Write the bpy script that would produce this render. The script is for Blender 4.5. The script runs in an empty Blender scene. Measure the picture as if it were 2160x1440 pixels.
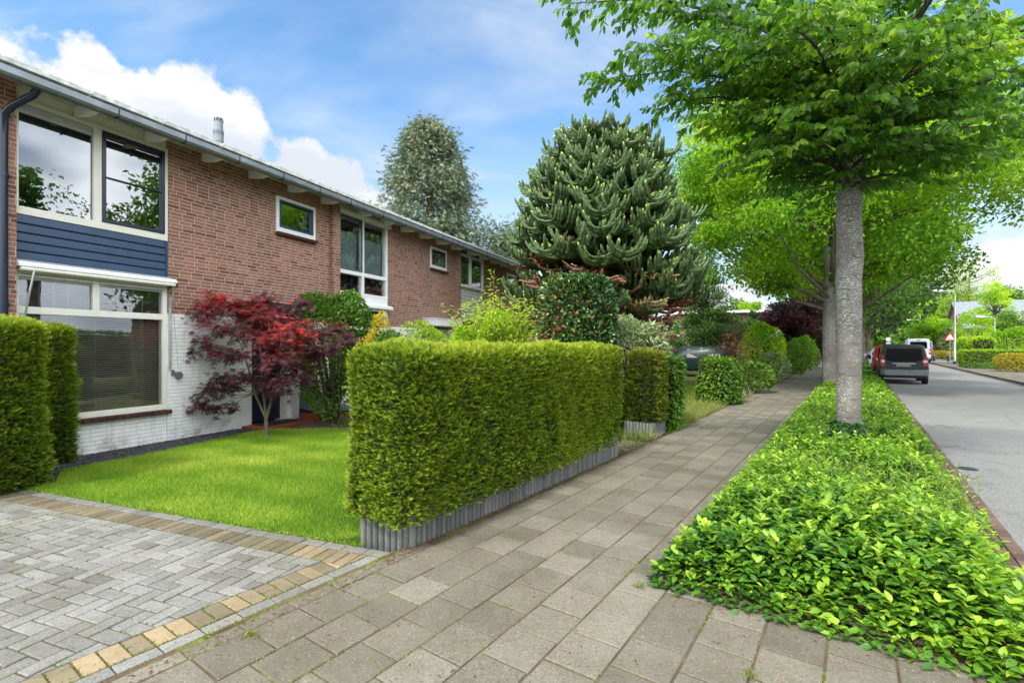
import bpy, math, random
import numpy as np
from mathutils import Vector, Matrix
R = math.radians
random.seed(7)
rng = np.random.default_rng(11)
SC = bpy.context.scene
COL = SC.collection
F, CX, HY, HC = 1040.0, 1080.0, 730.0, 1.65     # focal (px of the 2160 photo), centre, horizon, eye height

def G(px, py, z=0.0):
    Y = F*(HC-z)/(py-HY)
    return ((px-CX)/F*Y, Y)
def at(px, py, Y):
    return ((px-CX)/F*Y, Y, HC+(HY-py)/F*Y)
TH = R(35.0); CT, ST = math.cos(TH), math.sin(TH)
def S(u, v, z=0.0): return (u*CT+v*ST, -u*ST+v*CT, z)
def toS(x, y): return (x*CT-y*ST, x*ST+y*CT)

# ------------------------------------------------------------------ objects
def tag(o, label=None, cat=None, group=None, kind=None):
    if label: o['label'] = label
    if cat: o['category'] = cat
    if group: o['group'] = group
    if kind: o['kind'] = kind
    return o
def thing(name, loc, label, cat, rz=0.0, group=None, kind=None):
    o = bpy.data.objects.new(name, None); COL.objects.link(o)
    o.location = loc; o.rotation_euler = (0, 0, rz); o.empty_display_size = .2
    return tag(o, label, cat, group, kind)
def link_mesh(name, me, mat, parent=None, world=False):
    if mat is not None: me.materials.append(mat)
    o = bpy.data.objects.new(name, me); COL.objects.link(o)
    if parent is not None:
        o.parent = parent
        if world:
            M = Matrix.Translation(parent.location) @ Matrix.Rotation(parent.rotation_euler[2], 4, 'Z')
            o.matrix_parent_inverse = M.inverted()
    return o

class MB:
    def __init__(s): s.v = []; s.f = []; s.t = []; s.cur = .5
    def add(s, vs, fs, t=None):
        b = len(s.v); s.v += [tuple(p) for p in vs]; s.f += [tuple(i+b for i in f) for f in fs]
        s.t += [s.cur if t is None else t]*len(vs)
    def box(s, x0, x1, y0, y1, z0, z1, t=None):
        s.add([(x0,y0,z0),(x1,y0,z0),(x1,y1,z0),(x0,y1,z0),(x0,y0,z1),(x1,y0,z1),(x1,y1,z1),(x0,y1,z1)],
              [(0,3,2,1),(4,5,6,7),(0,1,5,4),(1,2,6,5),(2,3,7,6),(3,0,4,7)], t)
    def prism(s, poly, y0, y1, t=None):      # poly in (x,z), extruded along y
        n = len(poly)
        s.add([(x,y0,z) for x,z in poly]+[(x,y1,z) for x,z in poly],
              [tuple(range(n)), tuple(range(2*n-1, n-1, -1))]+[(i, i+n, (i+1)%n+n, (i+1)%n) for i in range(n)], t)
    def prismx(s, poly, x0, x1, t=None):     # poly in (y,z), extruded along x
        n = len(poly)
        s.add([(x0,y,z) for y,z in poly]+[(x1,y,z) for y,z in poly],
              [tuple(range(n-1,-1,-1)), tuple(range(n, 2*n))]+[(i, (i+1)%n, (i+1)%n+n, i+n) for i in range(n)], t)
    def prismz(s, poly, z0, z1, t=None):
        n = len(poly)
        s.add([(x,y,z0) for x,y in poly]+[(x,y,z1) for x,y in poly],
              [tuple(range(n-1,-1,-1)), tuple(range(n, 2*n))]+[(i, (i+1)%n, (i+1)%n+n, i+n) for i in range(n)], t)
    def tube(s, pts, rad, n=8, t=None, wob=0.0, cap=True):
        pts = [Vector(p) for p in pts]; k = len(pts)
        if not hasattr(rad, '__len__'): rad = [rad]*k
        if len(rad) != k: rad = [float(q) for q in np.interp(np.linspace(0,1,k), np.linspace(0,1,len(rad)), rad)]
        up = Vector((0,0,1)); vs = []; ref = None
        for i, p in enumerate(pts):
            d = (pts[min(i+1,k-1)]-pts[max(i-1,0)]).normalized()
            if ref is None: ref = d.cross(up) if abs(d.z) < .95 else d.cross(Vector((1,0,0)))
            a = (ref - d*ref.dot(d)).normalized(); ref = a; b = d.cross(a)
            for j in range(n):
                an = 2*math.pi*j/n; r = rad[i]*(1+wob*random.uniform(-1,1))
                vs.append(p+(a*math.cos(an)+b*math.sin(an))*r)
        fs = [(i*n+j, i*n+(j+1)%n, (i+1)*n+(j+1)%n, (i+1)*n+j) for i in range(k-1) for j in range(n)]
        if cap: fs += [tuple(range(n-1,-1,-1)), tuple(range((k-1)*n, k*n))]
        s.add(vs, fs, t)
    def cyl(s, c, r, z0, z1, n=16, t=None): s.tube([(c[0],c[1],z0),(c[0],c[1],z1)], r, n, t)
    def build(s, name, mat, parent=None, world=False, smooth=False, bevel=0):
        me = bpy.data.meshes.new(name); me.from_pydata(s.v, [], s.f); me.update()
        a = me.attributes.new('tint', 'FLOAT', 'POINT'); a.data.foreach_set('value', s.t)
        if smooth: me.polygons.foreach_set('use_smooth', [True]*len(me.polygons))
        o = link_mesh(name, me, mat, parent, world)
        if smooth:
            try: me.set_sharp_from_angle(angle=R(40))
            except Exception: pass
        if bevel:
            m = o.modifiers.new('b', 'BEVEL'); m.width = bevel; m.segments = 2; m.limit_method = 'ANGLE'
        return o

# ------------------------------------------------------------------ numpy scatter of leaf templates
def tri_mesh(name, V, T, tint, tip):
    me = bpy.data.meshes.new(name)
    nv, nf = len(V), len(T)
    me.vertices.add(nv); me.vertices.foreach_set('co', V.astype(np.float32).ravel())
    me.loops.add(nf*3); me.loops.foreach_set('vertex_index', T.astype(np.int32).ravel())
    me.polygons.add(nf); me.polygons.foreach_set('loop_start', np.arange(0, nf*3, 3, dtype=np.int32))
    me.polygons.foreach_set('loop_total', np.full(nf, 3, dtype=np.int32))
    me.update(calc_edges=True)
    a = me.attributes.new('tint', 'FLOAT', 'POINT'); a.data.foreach_set('value', tint.astype(np.float32))
    a = me.attributes.new('tip', 'FLOAT', 'POINT'); a.data.foreach_set('value', tip.astype(np.float32))
    return me
def norm(a): return a/np.maximum(np.linalg.norm(a, axis=-1, keepdims=True), 1e-9)
def scat_arrays(tpl, pos, ydir, nrm, size, tint, wid=1.0):
    tv, tf, tt = tpl
    Y = norm(ydir); X = norm(np.cross(Y, nrm)); Z = np.cross(X, Y)
    n, k = len(pos), len(tv)
    size = np.broadcast_to(np.asarray(size, float), (n,))
    V = (pos[:,None,:] + size[:,None,None]*(tv[None,:,0:1]*wid*X[:,None,:] + tv[None,:,1:2]*Y[:,None,:] + tv[None,:,2:3]*Z[:,None,:])).reshape(-1,3)
    T = (tf[None,:,:] + (np.arange(n)*k)[:,None,None]).reshape(-1,3)
    return V, T, np.repeat(np.broadcast_to(tint,(n,)), k), np.tile(tt, n)
def join_arrays(L):
    Vs, Ts, a, b, off = [], [], [], [], 0
    for V, T, x, y in L:
        Vs.append(V); Ts.append(T+off); a.append(x); b.append(y); off += len(V)
    return np.concatenate(Vs), np.concatenate(Ts), np.concatenate(a), np.concatenate(b)
def leaves(name, L, mat, parent=None, world=True):
    V, T, a, b = join_arrays(L)
    return link_mesh(name, tri_mesh(name, V, T, a, b), mat, parent, world)
def unit(n): return norm(rng.normal(size=(n,3)))

# templates: y = length (0..1), x = width, z = out of the blade
def T_leaf(w=.5, fold=.08, curl=.10):
    v = np.array([(0,0,0),(-w*.38,.22,fold),(w*.38,.22,fold),(0,.30,0),(-w*.5,.5,fold-curl*.3),(w*.5,.5,fold-curl*.3),(0,.6,-curl*.3),(-w*.28,.8,-curl*.7+fold*.5),(w*.28,.8,-curl*.7+fold*.5),(0,1,-curl*1.3)], float)
    f = np.array([(0,3,1),(0,2,3),(1,3,4),(3,6,4),(2,5,3),(3,5,6),(4,6,7),(5,8,6),(6,9,7),(6,8,9)])
    return v, f, v[:,1].copy()
def T_simple(w=.55, fold=.08):
    v = np.array([(0,0,0),(-w*.5,.45,fold),(w*.5,.45,fold),(0,1,-.08)], float)
    return v, np.array([(0,2,1),(1,2,3)]), v[:,1].copy()
def T_sprig(n=7, ln=.30, w=.055):
    v, f, t = [], [], []
    for i in range(n):
        y = .05+.85*i/n; l = ln*(1-.45*i/n)
        for sg in (-1, 1):
            b = len(v)
            v += [(0,y-w,0),(0,y+w,0),(sg*l,y+.20,random.uniform(-.04,.12))]
            t += [y, y, min(1,y+.15)]; f.append((b,b+1,b+2) if sg < 0 else (b+1,b,b+2))
    b = len(v); v += [(-.035,0,0),(.035,0,0),(0,1.05,.03)]; t += [0,0,1]; f.append((b,b+1,b+2))
    return np.array(v,float), np.array(f), np.array(t,float)
def T_palm(n=7):
    v, f, t = [(0,0,0)], [], [0.]
    for i in range(n):
        an = R(-118+236*i/(n-1)); l = 1-.5*abs(i-(n-1)/2)/((n-1)/2)**1.0*.9
        d = (math.sin(an), math.cos(an)); p = (d[1], -d[0]); b = len(v)
        v += [(d[0]*l*.42-p[0]*.085, d[1]*l*.42-p[1]*.085, -.02),(d[0]*l*.42+p[0]*.085, d[1]*l*.42+p[1]*.085, -.02),(d[0]*l, d[1]*l, -.16*l)]
        f += [(0,b,b+1),(b,b+2,b+1)]; t += [.5,.5,1.]
    return np.array(v,float), np.array(f), np.array(t,float)
def T_blade(w=.1):
    v = np.array([(-w,0,0),(w,0,0),(w*.5,.55,.12),(-w*.5,.55,.12),(0,1,.38)], float)
    return v, np.array([(0,1,2),(0,2,3),(3,2,4)]), v[:,1].copy()
def T_spray(n=5):       # a little twig with several leaves, for far crowns
    L = []
    for i in range(n):
        a = random.uniform(0, 6.28); y = .15+.7*i/n
        L.append(((math.cos(a)*.28, y, math.sin(a)*.2), a))
    v, f, t = [], [], []
    for (p, a) in L:
        b = len(v); s = .42
        d = Vector((math.cos(a), .5, random.uniform(-.4,.4))).normalized()*s; q = d.cross(Vector((random.uniform(-1,1),random.uniform(-1,1),1))).normalized()*s*.3
        m = Vector(p)+d*.45
        v += [tuple(Vector(p)), tuple(m+q), tuple(m-q), tuple(Vector(p)+d)]; t += [.2,.6,.6,1.]
        f += [(b,b+1,b+2),(b+1,b+3,b+2)]
    return np.array(v,float), np.array(f), np.array(t,float)
LEAF, SIMPLE, SPRIG, PALM, BLADE = T_leaf(.52), T_simple(), T_sprig(), T_palm(), T_blade()
LEAFN, SPRIG2, SPRAY = T_leaf(.30), T_sprig(5, .34, .08), T_spray()

# ------------------------------------------------------------------ materials
class NM:
    def __init__(s, name):
        s.m = bpy.data.materials.new(name); s.m.use_nodes = True; s.t = s.m.node_tree; s.t.nodes.clear()
        s.out = s.n('ShaderNodeOutputMaterial')
    def n(s, typ, **k):
        x = s.t.nodes.new(typ)
        for a, b in k.items(): setattr(x, a, b)
        return x
    def set(s, sock, val):
        if isinstance(val, bpy.types.NodeSocket): s.t.links.new(val, sock)
        elif val is not None:
            if isinstance(val, (tuple, list)) and len(val) == 3 and sock.type == 'RGBA': val = (*val, 1)
            sock.default_value = val
    def math(s, op, a, b=None, c=None, clamp=False):
        x = s.n('ShaderNodeMath', operation=op, use_clamp=clamp); s.set(x.inputs[0], a); s.set(x.inputs[1], b)
        if c is not None: s.set(x.inputs[2], c)
        return x.outputs[0]
    def mix(s, fac, a, b, mode='MIX'):
        x = s.n('ShaderNodeMix', data_type='RGBA', blend_type=mode); s.set(x.inputs[0], fac); s.set(x.inputs[6], a); s.set(x.inputs[7], b)
        return x.outputs[2]
    def ramp(s, fac, stops, interp='LINEAR'):
        x = s.n('ShaderNodeValToRGB'); cr = x.color_ramp; cr.interpolation = interp
        while len(cr.elements) < len(stops): cr.elements.new(.5)
        for e, (p, c) in zip(cr.elements, stops):
            e.position = p; e.color = (*c, 1) if len(c) == 3 else c
        s.set(x.inputs[0], fac); return x.outputs[0]
    def mr(s, v, a, b, c=0., d=1.):
        x = s.n('ShaderNodeMapRange', interpolation_type='SMOOTHSTEP'); s.set(x.inputs[0], v)
        for i, q in enumerate((a,b,c,d)): s.set(x.inputs[i+1], q)
        return x.outputs[0]
    def noise(s, vec, scale, detail=4, rough=.55, dist=0.):
        x = s.n('ShaderNodeTexNoise'); s.set(x.inputs['Vector'], vec); s.set(x.inputs['Scale'], scale)
        s.set(x.inputs['Detail'], detail); s.set(x.inputs['Roughness'], rough); s.set(x.inputs['Distortion'], dist)
        return x.outputs[0]
    def obj(s): return s.n('ShaderNodeTexCoord').outputs['Object']
    def pos(s): return s.n('ShaderNodeNewGeometry').outputs['Position']
    def attr(s, name): return s.n('ShaderNodeAttribute', attribute_name=name).outputs['Fac']
    def bump(s, h, strength=.3, dist=.01):
        x = s.n('ShaderNodeBump'); s.set(x.inputs['Height'], h); s.set(x.inputs['Strength'], strength); s.set(x.inputs['Distance'], dist)
        return x.outputs[0]
    def scale(s, vec, v):
        x = s.n('ShaderNodeVectorMath', operation='MULTIPLY'); s.set(x.inputs[0], vec); x.inputs[1].default_value = v
        return x.outputs[0]
    def bsdf(s, color, rough=.6, normal=None, metal=0., spec=.5, **k):
        x = s.n('ShaderNodeBsdfPrincipled'); s.set(x.inputs['Base Color'], color); s.set(x.inputs['Roughness'], rough)
        s.set(x.inputs['Metallic'], metal); s.set(x.inputs['Specular IOR Level'], spec)
        if normal is not None: s.set(x.inputs['Normal'], normal)
        for a, b in k.items(): s.set(x.inputs[a.replace('_',' ')], b)
        return x.outputs[0]
    def done(s, sh): s.t.links.new(sh, s.out.inputs[0]); return s.m

def m_plain(name, c, rough=.5, metal=0., var=.12, scale=6., bump=0., spec=.5, coat=0.):
    k = NM(name); p = k.obj(); nz = k.noise(p, scale, 5)
    col = k.mix(k.mr(nz, .3, .75), tuple(x*(1-var) for x in c), tuple(min(1,x*(1+var)) for x in c))
    nb = k.bump(k.noise(p, scale*12, 3), bump, .005) if bump else None
    return k.done(k.bsdf(col, rough, nb, metal, spec, Coat_Weight=coat, Coat_Roughness=.08))
def m_leaf(name, stops, tipc=None, tipa=0., trans=.35, rough=.45, spec=.4, t0=.55, t1=1.0, gain=1.5):
    k = NM(name); col = k.ramp(k.attr('tint'), stops)
    if tipc: col = k.mix(k.math('MULTIPLY', k.mr(k.attr('tip'), t0, t1), tipa), col, tipc)
    b = k.bsdf(col, rough, None, 0., spec)
    tr = k.n('ShaderNodeBsdfTranslucent'); k.set(tr.inputs[0], k.mix(1., col, (gain,gain*1.05,gain*.55), 'MULTIPLY'))
    mx = k.n('ShaderNodeMixShader'); mx.inputs[0].default_value = trans
    k.t.links.new(b, mx.inputs[1]); k.t.links.new(tr.outputs[0], mx.inputs[2])
    return k.done(mx.outputs[0])
def m_block(name, stops, speck=.25, moss=.0, rough=.85, fine=160., mossc=(.10,.12,.03)):
    k = NM(name); p = k.pos(); t = k.attr('tint')
    col = k.ramp(t, stops)
    n1 = k.noise(p, 2.2, 5, .6); n2 = k.noise(p, fine, 3, .7); n3 = k.noise(p, 18., 4, .6)
    col = k.mix(k.mr(n1, .38, .66, 0., .45), col, k.mix(1., col, (.62,.60,.55), 'MULTIPLY'))
    col = k.mix(k.mr(n3, .40, .72, 0., .35), col, k.mix(1., col, (.66,.64,.60), 'MULTIPLY'))
    n5 = k.noise(p, 62., 3, .75); n6 = k.noise(p, .9, 4, .6)
    col = k.mix(k.mr(n6, .42, .62, 0., .4), col, k.mix(1., col, (.80,.76,.68), 'MULTIPLY'))
    col = k.mix(k.mr(n5, .55, .66, 0., speck*.8), col, k.mix(1., col, (1.7,1.7,1.65), 'MULTIPLY'))
    col = k.mix(k.mr(n5, .44, .34, 0., speck*1.1), col, k.mix(1., col, (.42,.40,.36), 'MULTIPLY'))
    col = k.mix(k.mr(n2, .58, .72, 0., speck), col, k.mix(1., col, (1.9,1.9,1.85), 'MULTIPLY'))
    col = k.mix(k.mr(n2, .42, .30, 0., speck), col, k.mix(1., col, (.45,.43,.4), 'MULTIPLY'))
    vo = k.n('ShaderNodeTexVoronoi'); k.set(vo.inputs['Vector'], p); k.set(vo.inputs['Scale'], 55.)
    peb = k.mr(vo.outputs['Distance'], .20, .12); rnd = k.mr(k.noise(vo.outputs['Position'], 40., 1), .56, .60)
    col = k.mix(k.math('MULTIPLY', k.math('MULTIPLY', peb, rnd), .55), col, (.55,.53,.48))
    if moss: col = k.mix(k.mr(k.noise(p, 5., 6, .65), .52, .72, 0., moss), col, mossc)
    h = k.math('ADD', k.math('MULTIPLY', n2, .5), n3)
    return k.done(k.bsdf(col, rough, k.bump(h, .55, .006), 0., .3))
def brick_nodes(k, bw=.215, bh=.0635, mort=.010, warp=.004):
    sx = k.n('ShaderNodeSeparateXYZ'); k.set(sx.inputs[0], k.obj())
    w = k.noise(k.obj(), 9., 3)
    x = k.math('ADD', sx.outputs[0], sx.outputs[1]); z = sx.outputs[2]
    x = k.math('ADD', x, k.math('MULTIPLY', k.math('SUBTRACT', w, .5), warp*2)); z = k.math('ADD', z, k.math('MULTIPLY', k.math('SUBTRACT', k.noise(k.obj(), 7., 3), .5), warp*2))
    zr = k.math('DIVIDE', z, bh); row = k.math('FLOOR', zr); fz = k.math('FRACT', zr)
    # wild bond: each row is shifted by its own amount
    wn = k.n('ShaderNodeTexWhiteNoise', noise_dimensions='1D'); k.set(wn.inputs['W'], row)
    xr = k.math('ADD', k.math('DIVIDE', x, bw), k.math('ADD', k.math('MULTIPLY', row, .5), k.math('MULTIPLY', k.math('ROUND', k.math('MULTIPLY', wn.outputs[0], 3.)), .25)))
    col = k.math('FLOOR', xr); fx = k.math('FRACT', xr)
    cv = k.n('ShaderNodeCombineXYZ'); k.set(cv.inputs[0], col); k.set(cv.inputs[1], row)
    idn = k.n('ShaderNodeTexWhiteNoise', noise_dimensions='2D'); k.set(idn.inputs['Vector'], cv.outputs[0])
    mx, mz = mort/bw/2, mort/bh/2
    dx = k.math('MULTIPLY', k.math('SUBTRACT', .5, k.math('ABSOLUTE', k.math('SUBTRACT', fx, .5))), bw)
    dz = k.math('MULTIPLY', k.math('SUBTRACT', .5, k.math('ABSOLUTE', k.math('SUBTRACT', fz, .5))), bh)
    d = k.math('MINIMUM', dx, dz)
    d = k.math('ADD', d, k.math('MULTIPLY', k.math('SUBTRACT', k.noise(k.obj(), 45., 3), .5), .006))
    mask = k.mr(d, mort*.35, mort*.75)      # 1 on the brick
    return mask, idn.outputs[0], idn.outputs[1]
def m_brick():
    k = NM('brick'); mask, rid, rc = brick_nodes(k)
    col = k.ramp(rid, [(0,(.15,.062,.042)),(.2,(.27,.11,.068)),(.45,(.34,.155,.105)),(.65,(.27,.125,.09)),(.85,(.42,.19,.12)),(1,(.26,.115,.08))])
    n = k.noise(k.obj(), 1.3, 5); n2 = k.noise(k.obj(), 60., 4, .7)
    st = k.noise(k.scale(k.obj(), (5.,5.,.5)), 1.6, 4); col = k.mix(k.mr(st,.50,.72,0.,.38), col, (.12,.075,.055)); col = k.mix(k.mr(n, .38, .7, 0., .45), col, (.17,.10,.07)); col = k.mix(k.mr(n2, .5, .8, 0., .4), col, (.50,.33,.26))
    col = k.mix(mask, k.mix(k.mr(n2,.4,.7), (.42,.37,.31), (.58,.53,.46)), col)
    h = k.math('ADD', mask, k.math('MULTIPLY', n2, .45))
    return k.done(k.bsdf(col, .85, k.bump(h, .7, .008), 0., .25))
def m_whitebrick():
    k = NM('white_painted_brick'); mask, rid, rc = brick_nodes(k)
    sx = k.n('ShaderNodeSeparateXYZ'); k.set(sx.inputs[0], k.obj())
    n = k.noise(k.obj(), 3., 6, .65); n2 = k.noise(k.obj(), 30., 4)
    col = k.mix(k.mr(rid, 0., 1., 0., .35), (.86,.87,.85), (.76,.78,.77))
    col = k.mix(k.mr(mask, 0, 1, .35, 0.), col, (.50,.51,.49))
    low = k.mr(sx.outputs[2], .35, .02)
    st = k.noise(k.scale(k.obj(), (7.,7.,.6)), 1.6, 5); col = k.mix(k.mr(st,.50,.70,0.,.30), col, (.46,.46,.42))
    dirt = k.math('MULTIPLY', k.mr(n, .48, .68), low)
    col = k.mix(k.math('MULTIPLY', dirt, .75), col, (.30,.28,.24))
    h = k.math('ADD', k.math('MULTIPLY', mask, 1.), k.math('MULTIPLY', n2, .5))
    return k.done(k.bsdf(col, .6, k.bump(h, .9, .010), 0., .35))
def m_glass(name='window_glass', refl=.55, tint=(.5,.55,.55)):
    k = NM(name)
    g = k.n('ShaderNodeBsdfGlossy'); g.inputs['Roughness'].default_value = .012; g.inputs[0].default_value = (.93,.96,1,1)
    k.t.links.new(k.bump(k.noise(k.obj(), 1.2, 2), .05, .02), g.inputs['Normal'])
    t = k.n('ShaderNodeBsdfTransparent'); t.inputs[0].default_value = (*tint, 1)
    lw = k.n('ShaderNodeLayerWeight'); lw.inputs[0].default_value = .35
    f = k.math('ADD', k.math('MULTIPLY', lw.outputs['Fresnel'], .5), refl, clamp=True)
    mx = k.n('ShaderNodeMixShader'); k.set(mx.inputs[0], f); k.t.links.new(t.outputs[0], mx.inputs[1]); k.t.links.new(g.outputs[0], mx.inputs[2])
    return k.done(mx.outputs[0])

M = {}
M['brick'] = m_brick(); M['wbrick'] = m_whitebrick()
M['cream'] = m_plain('cream_paint', (.74,.72,.64), .4, var=.05)
M['white'] = m_plain('white_paint', (.84,.85,.84), .4, var=.05)
M['offw'] = m_plain('weathered_white', (.60,.61,.57), .7, var=.3, scale=9, bump=.3)
M['navy'] = m_plain('navy_paint', (.018,.052,.115), .35, var=.15)
M['navyd'] = m_plain('dark_navy_paint', (.010,.018,.042), .25, var=.1)
M['zinc'] = m_plain('zinc', (.24,.27,.29), .45, .5, var=.2, scale=4)
M['slate'] = m_plain('slate', (.10,.12,.125), .5, var=.25, scale=5, bump=.2)
M['roof'] = m_plain('mossy_roof_felt', (.52,.54,.50), .9, var=.4, scale=14, bump=.6)
M['dark'] = m_plain('dark_metal', (.03,.035,.04), .45, .3)
M['grey'] = m_plain('grey_metal', (.20,.22,.24), .4, .4)
M['alu'] = m_plain('aluminium', (.55,.56,.56), .35, .7)
M['black'] = m_plain('black_rubber', (.012,.012,.013), .7)
M['interior'] = m_plain('room_interior', (.10,.09,.08), .9)
M['curtain'] = m_plain('pale_screen', (.42,.50,.50), .8, var=.08)
M['blind'] = m_plain('brown_blind', (.30,.25,.20), .5)
M['glass'] = m_glass('upper_glass', .20, (.35,.4,.42)); M['glass2'] = m_glass('lower_glass', .055, (.85,.88,.88))
M['sillt'] = m_block('brown_tile', [(0,(.055,.022,.02)),(1,(.10,.035,.03))], .1, 0, .4)
M['redt'] = m_block('red_tile', [(0,(.30,.07,.04)),(1,(.40,.11,.06))], .1)
M['concrete'] = m_block('palisade_concrete', [(0,(.10,.112,.112)),(.5,(.14,.15,.146)),(1,(.19,.19,.175))], .3, .18)
M['slab'] = m_block('pavement_slab', [(0,(.135,.123,.095)),(.5,(.162,.148,.115)),(1,(.20,.184,.146))], .7, .22)
M['klinker'] = m_block('grey_klinker', [(0,(.150,.146,.134)),(.3,(.19,.187,.174)),(1,(.25,.247,.230))], .6, .22)
M['yellow'] = m_block('yellow_klinker', [(0,(.125,.110,.072)),(.5,(.20,.165,.105)),(1,(.34,.26,.155))], .25, .20)
M['redbrickp'] = m_block('red_gutter_brick', [(0,(.10,.065,.056)),(1,(.17,.115,.095))], .25, .1)
def m_joint():
    k = NM('joint_soil_moss'); p = k.pos(); n = k.noise(p, 3.5, 6, .65); n2 = k.noise(p, 90., 4, .7)
    col = k.ramp(n, [(.36,(.09,.06,.04)),(.50,(.14,.10,.06)),(.58,(.13,.16,.04)),(.72,(.20,.25,.05))])
    col = k.mix(k.mr(n2,.4,.7,0,.6), col, (.05,.035,.025))
    return k.done(k.bsdf(col, .95, k.bump(n2, .8, .01), 0, .1))
M['joint'] = m_joint()
def m_asphalt():
    k = NM('asphalt'); p = k.pos(); n = k.noise(p, .5, 6, .6); n2 = k.noise(p, 220., 2, .8); n3 = k.noise(k.scale(p,(1,1,1)), 3., 5)
    col = k.ramp(n, [(.3,(.145,.145,.14)),(.7,(.20,.198,.19))])
    col = k.mix(k.mr(n2,.48,.68,0,.6), col, (.48,.47,.45)); col = k.mix(k.mr(n2,.45,.3,0,.5), col, (.07,.07,.07))
    col = k.mix(k.mr(n3,.54,.70,0,.5), col, (.12,.112,.10))
    ns = k.noise(k.scale(p,(1.,1.,1.)), 38., 3, .7); col = k.mix(k.mr(ns,.52,.66,0,.45), col, (.36,.35,.33)); col = k.mix(k.mr(ns,.46,.36,0,.45), col, (.07,.07,.068))
    vo = k.n('ShaderNodeTexVoronoi', feature='DISTANCE_TO_EDGE'); k.set(vo.inputs['Vector'], p); k.set(vo.inputs['Scale'], .35)
    col = k.mix(k.mr(k.math('ADD', vo.outputs['Distance'], k.math('MULTIPLY', n3, .02)), .016, .010, 0, .5), col, (.07,.065,.06))
    return k.done(k.bsdf(col, .85, k.bump(n2, .6, .006), 0, .3))
M['asphalt'] = m_asphalt()
def m_soil(name='soil', a=(.045,.030,.020), b=(.11,.075,.05), green=None):
    k = NM(name); p = k.pos(); n = k.noise(p, 3., 6, .65); n2 = k.noise(p, 60., 4, .7)
    col = k.mix(k.mr(n,.35,.7), a, b); col = k.mix(k.mr(n2,.4,.7,0,.5), col, tuple(x*1.6 for x in b))
    if green: col = k.mix(k.mr(k.noise(p, .8, 5), .35, .6), col, green)
    return k.done(k.bsdf(col, .95, k.bump(n2, 1., .02), 0, .1))
M['soil'] = m_soil(); M['gsoil'] = m_soil('garden_ground', green=(.07,.11,.025)); M['turf'] = m_soil('turf', (.05,.10,.015), (.09,.17,.02))
def m_bark(name, c1, c2, spots=0.):
    k = NM(name); p = k.obj(); q = k.scale(p, (3.,3.,14.)); n = k.noise(q, 4., 5, .6); n2 = k.noise(p, 2.2, 4, .6)
    col = k.mix(k.mr(n,.35,.65,0,.35), c1, tuple(x*.55 for x in c1)); col = k.mix(k.mr(n2,.4,.66), col, c2)
    if spots:
        n4 = k.noise(k.scale(p, (9.,9.,24.)), 3.2, 4, .62); n5 = k.noise(k.scale(p,(1,1,.6)), 1.6, 3)
        th = k.mr(n5, .35, .65, .63, .53)
        col = k.mix(k.math('MULTIPLY', k.math('GREATER_THAN', n4, th), spots), col, (.60,.63,.58))
        rn = k.noise(k.scale(p, (2.,2.,26.)), 2.2, 3); col = k.mix(k.mr(rn,.60,.68,0,.75), col, (.07,.055,.045))
    return k.done(k.bsdf(col, .85, k.bump(k.math('ADD', n, k.noise(p, 50., 3)), .5, .01), 0, .25))
M['bark1'] = m_bark('grey_bark', (.15,.138,.12), (.21,.197,.175), .55)
M['bark'] = m_bark('brown_bark', (.12,.10,.08), (.18,.15,.12)); M['bark_l'] = m_bark('tan_bark', (.13,.115,.07), (.19,.17,.11))
M['twig'] = m_bark('dark_twig', (.055,.045,.035), (.09,.075,.06))
# foliage
g = m_leaf
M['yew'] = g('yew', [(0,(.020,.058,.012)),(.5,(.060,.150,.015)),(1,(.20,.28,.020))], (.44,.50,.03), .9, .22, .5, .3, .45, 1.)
M['yew2'] = g('yew_olive', [(0,(.024,.055,.012)),(.5,(.06,.115,.014)),(1,(.17,.20,.02))], (.36,.36,.025), .8, .2, .5, .3, .5, 1.)
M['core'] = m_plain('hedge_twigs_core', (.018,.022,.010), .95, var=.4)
M['near'] = g('street_tree_leaf', [(0,(.034,.10,.013)),(.5,(.085,.20,.018)),(.82,(.20,.34,.025)),(1,(.36,.46,.035))], None, 0, .5, .42, .35, gain=1.9)
M['lime'] = g('spring_leaf', [(0,(.06,.16,.014)),(.45,(.17,.33,.018)),(1,(.44,.56,.035))], None, 0, .5, .5, .3, gain=1.8)
M['mid'] = g('mid_green_leaf', [(0,(.04,.10,.012)),(.6,(.085,.19,.018)),(1,(.18,.31,.025))], None, 0, .35, .5)
M['dk'] = g('dark_green_leaf', [(0,(.015,.04,.010)),(.6,(.03,.075,.015)),(1,(.07,.14,.02))], None, 0, .22, .5)
M['laurel'] = g('glossy_laurel_leaf', [(0,(.02,.06,.014)),(.6,(.055,.14,.03)),(.93,(.16,.26,.05)),(1,(.36,.13,.06))], None, 0, .15, .25, .6)
M['gold'] = g('golden_leaf', [(0,(.30,.26,.02)),(.6,(.50,.38,.03)),(1,(.62,.50,.06))], None, 0, .3)
M['acid'] = g('acid_yellow_green_leaf', [(0,(.18,.30,.02)),(.5,(.36,.48,.03)),(1,(.55,.62,.07))], None, 0, .42, gain=1.5)
M['pale'] = g('variegated_pale_leaf', [(0,(.10,.17,.05)),(.5,(.26,.33,.17)),(1,(.55,.58,.40))], None, 0, .3)
M['purple'] = g('purple_leaf', [(0,(.030,.012,.018)),(.6,(.06,.022,.030)),(1,(.14,.035,.045))], None, 0, .3, gain=1.3)
M['redl'] = g('bronze_leaf', [(0,(.09,.03,.02)),(.6,(.20,.075,.05)),(1,(.30,.16,.08))], None, 0, .3)
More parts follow.
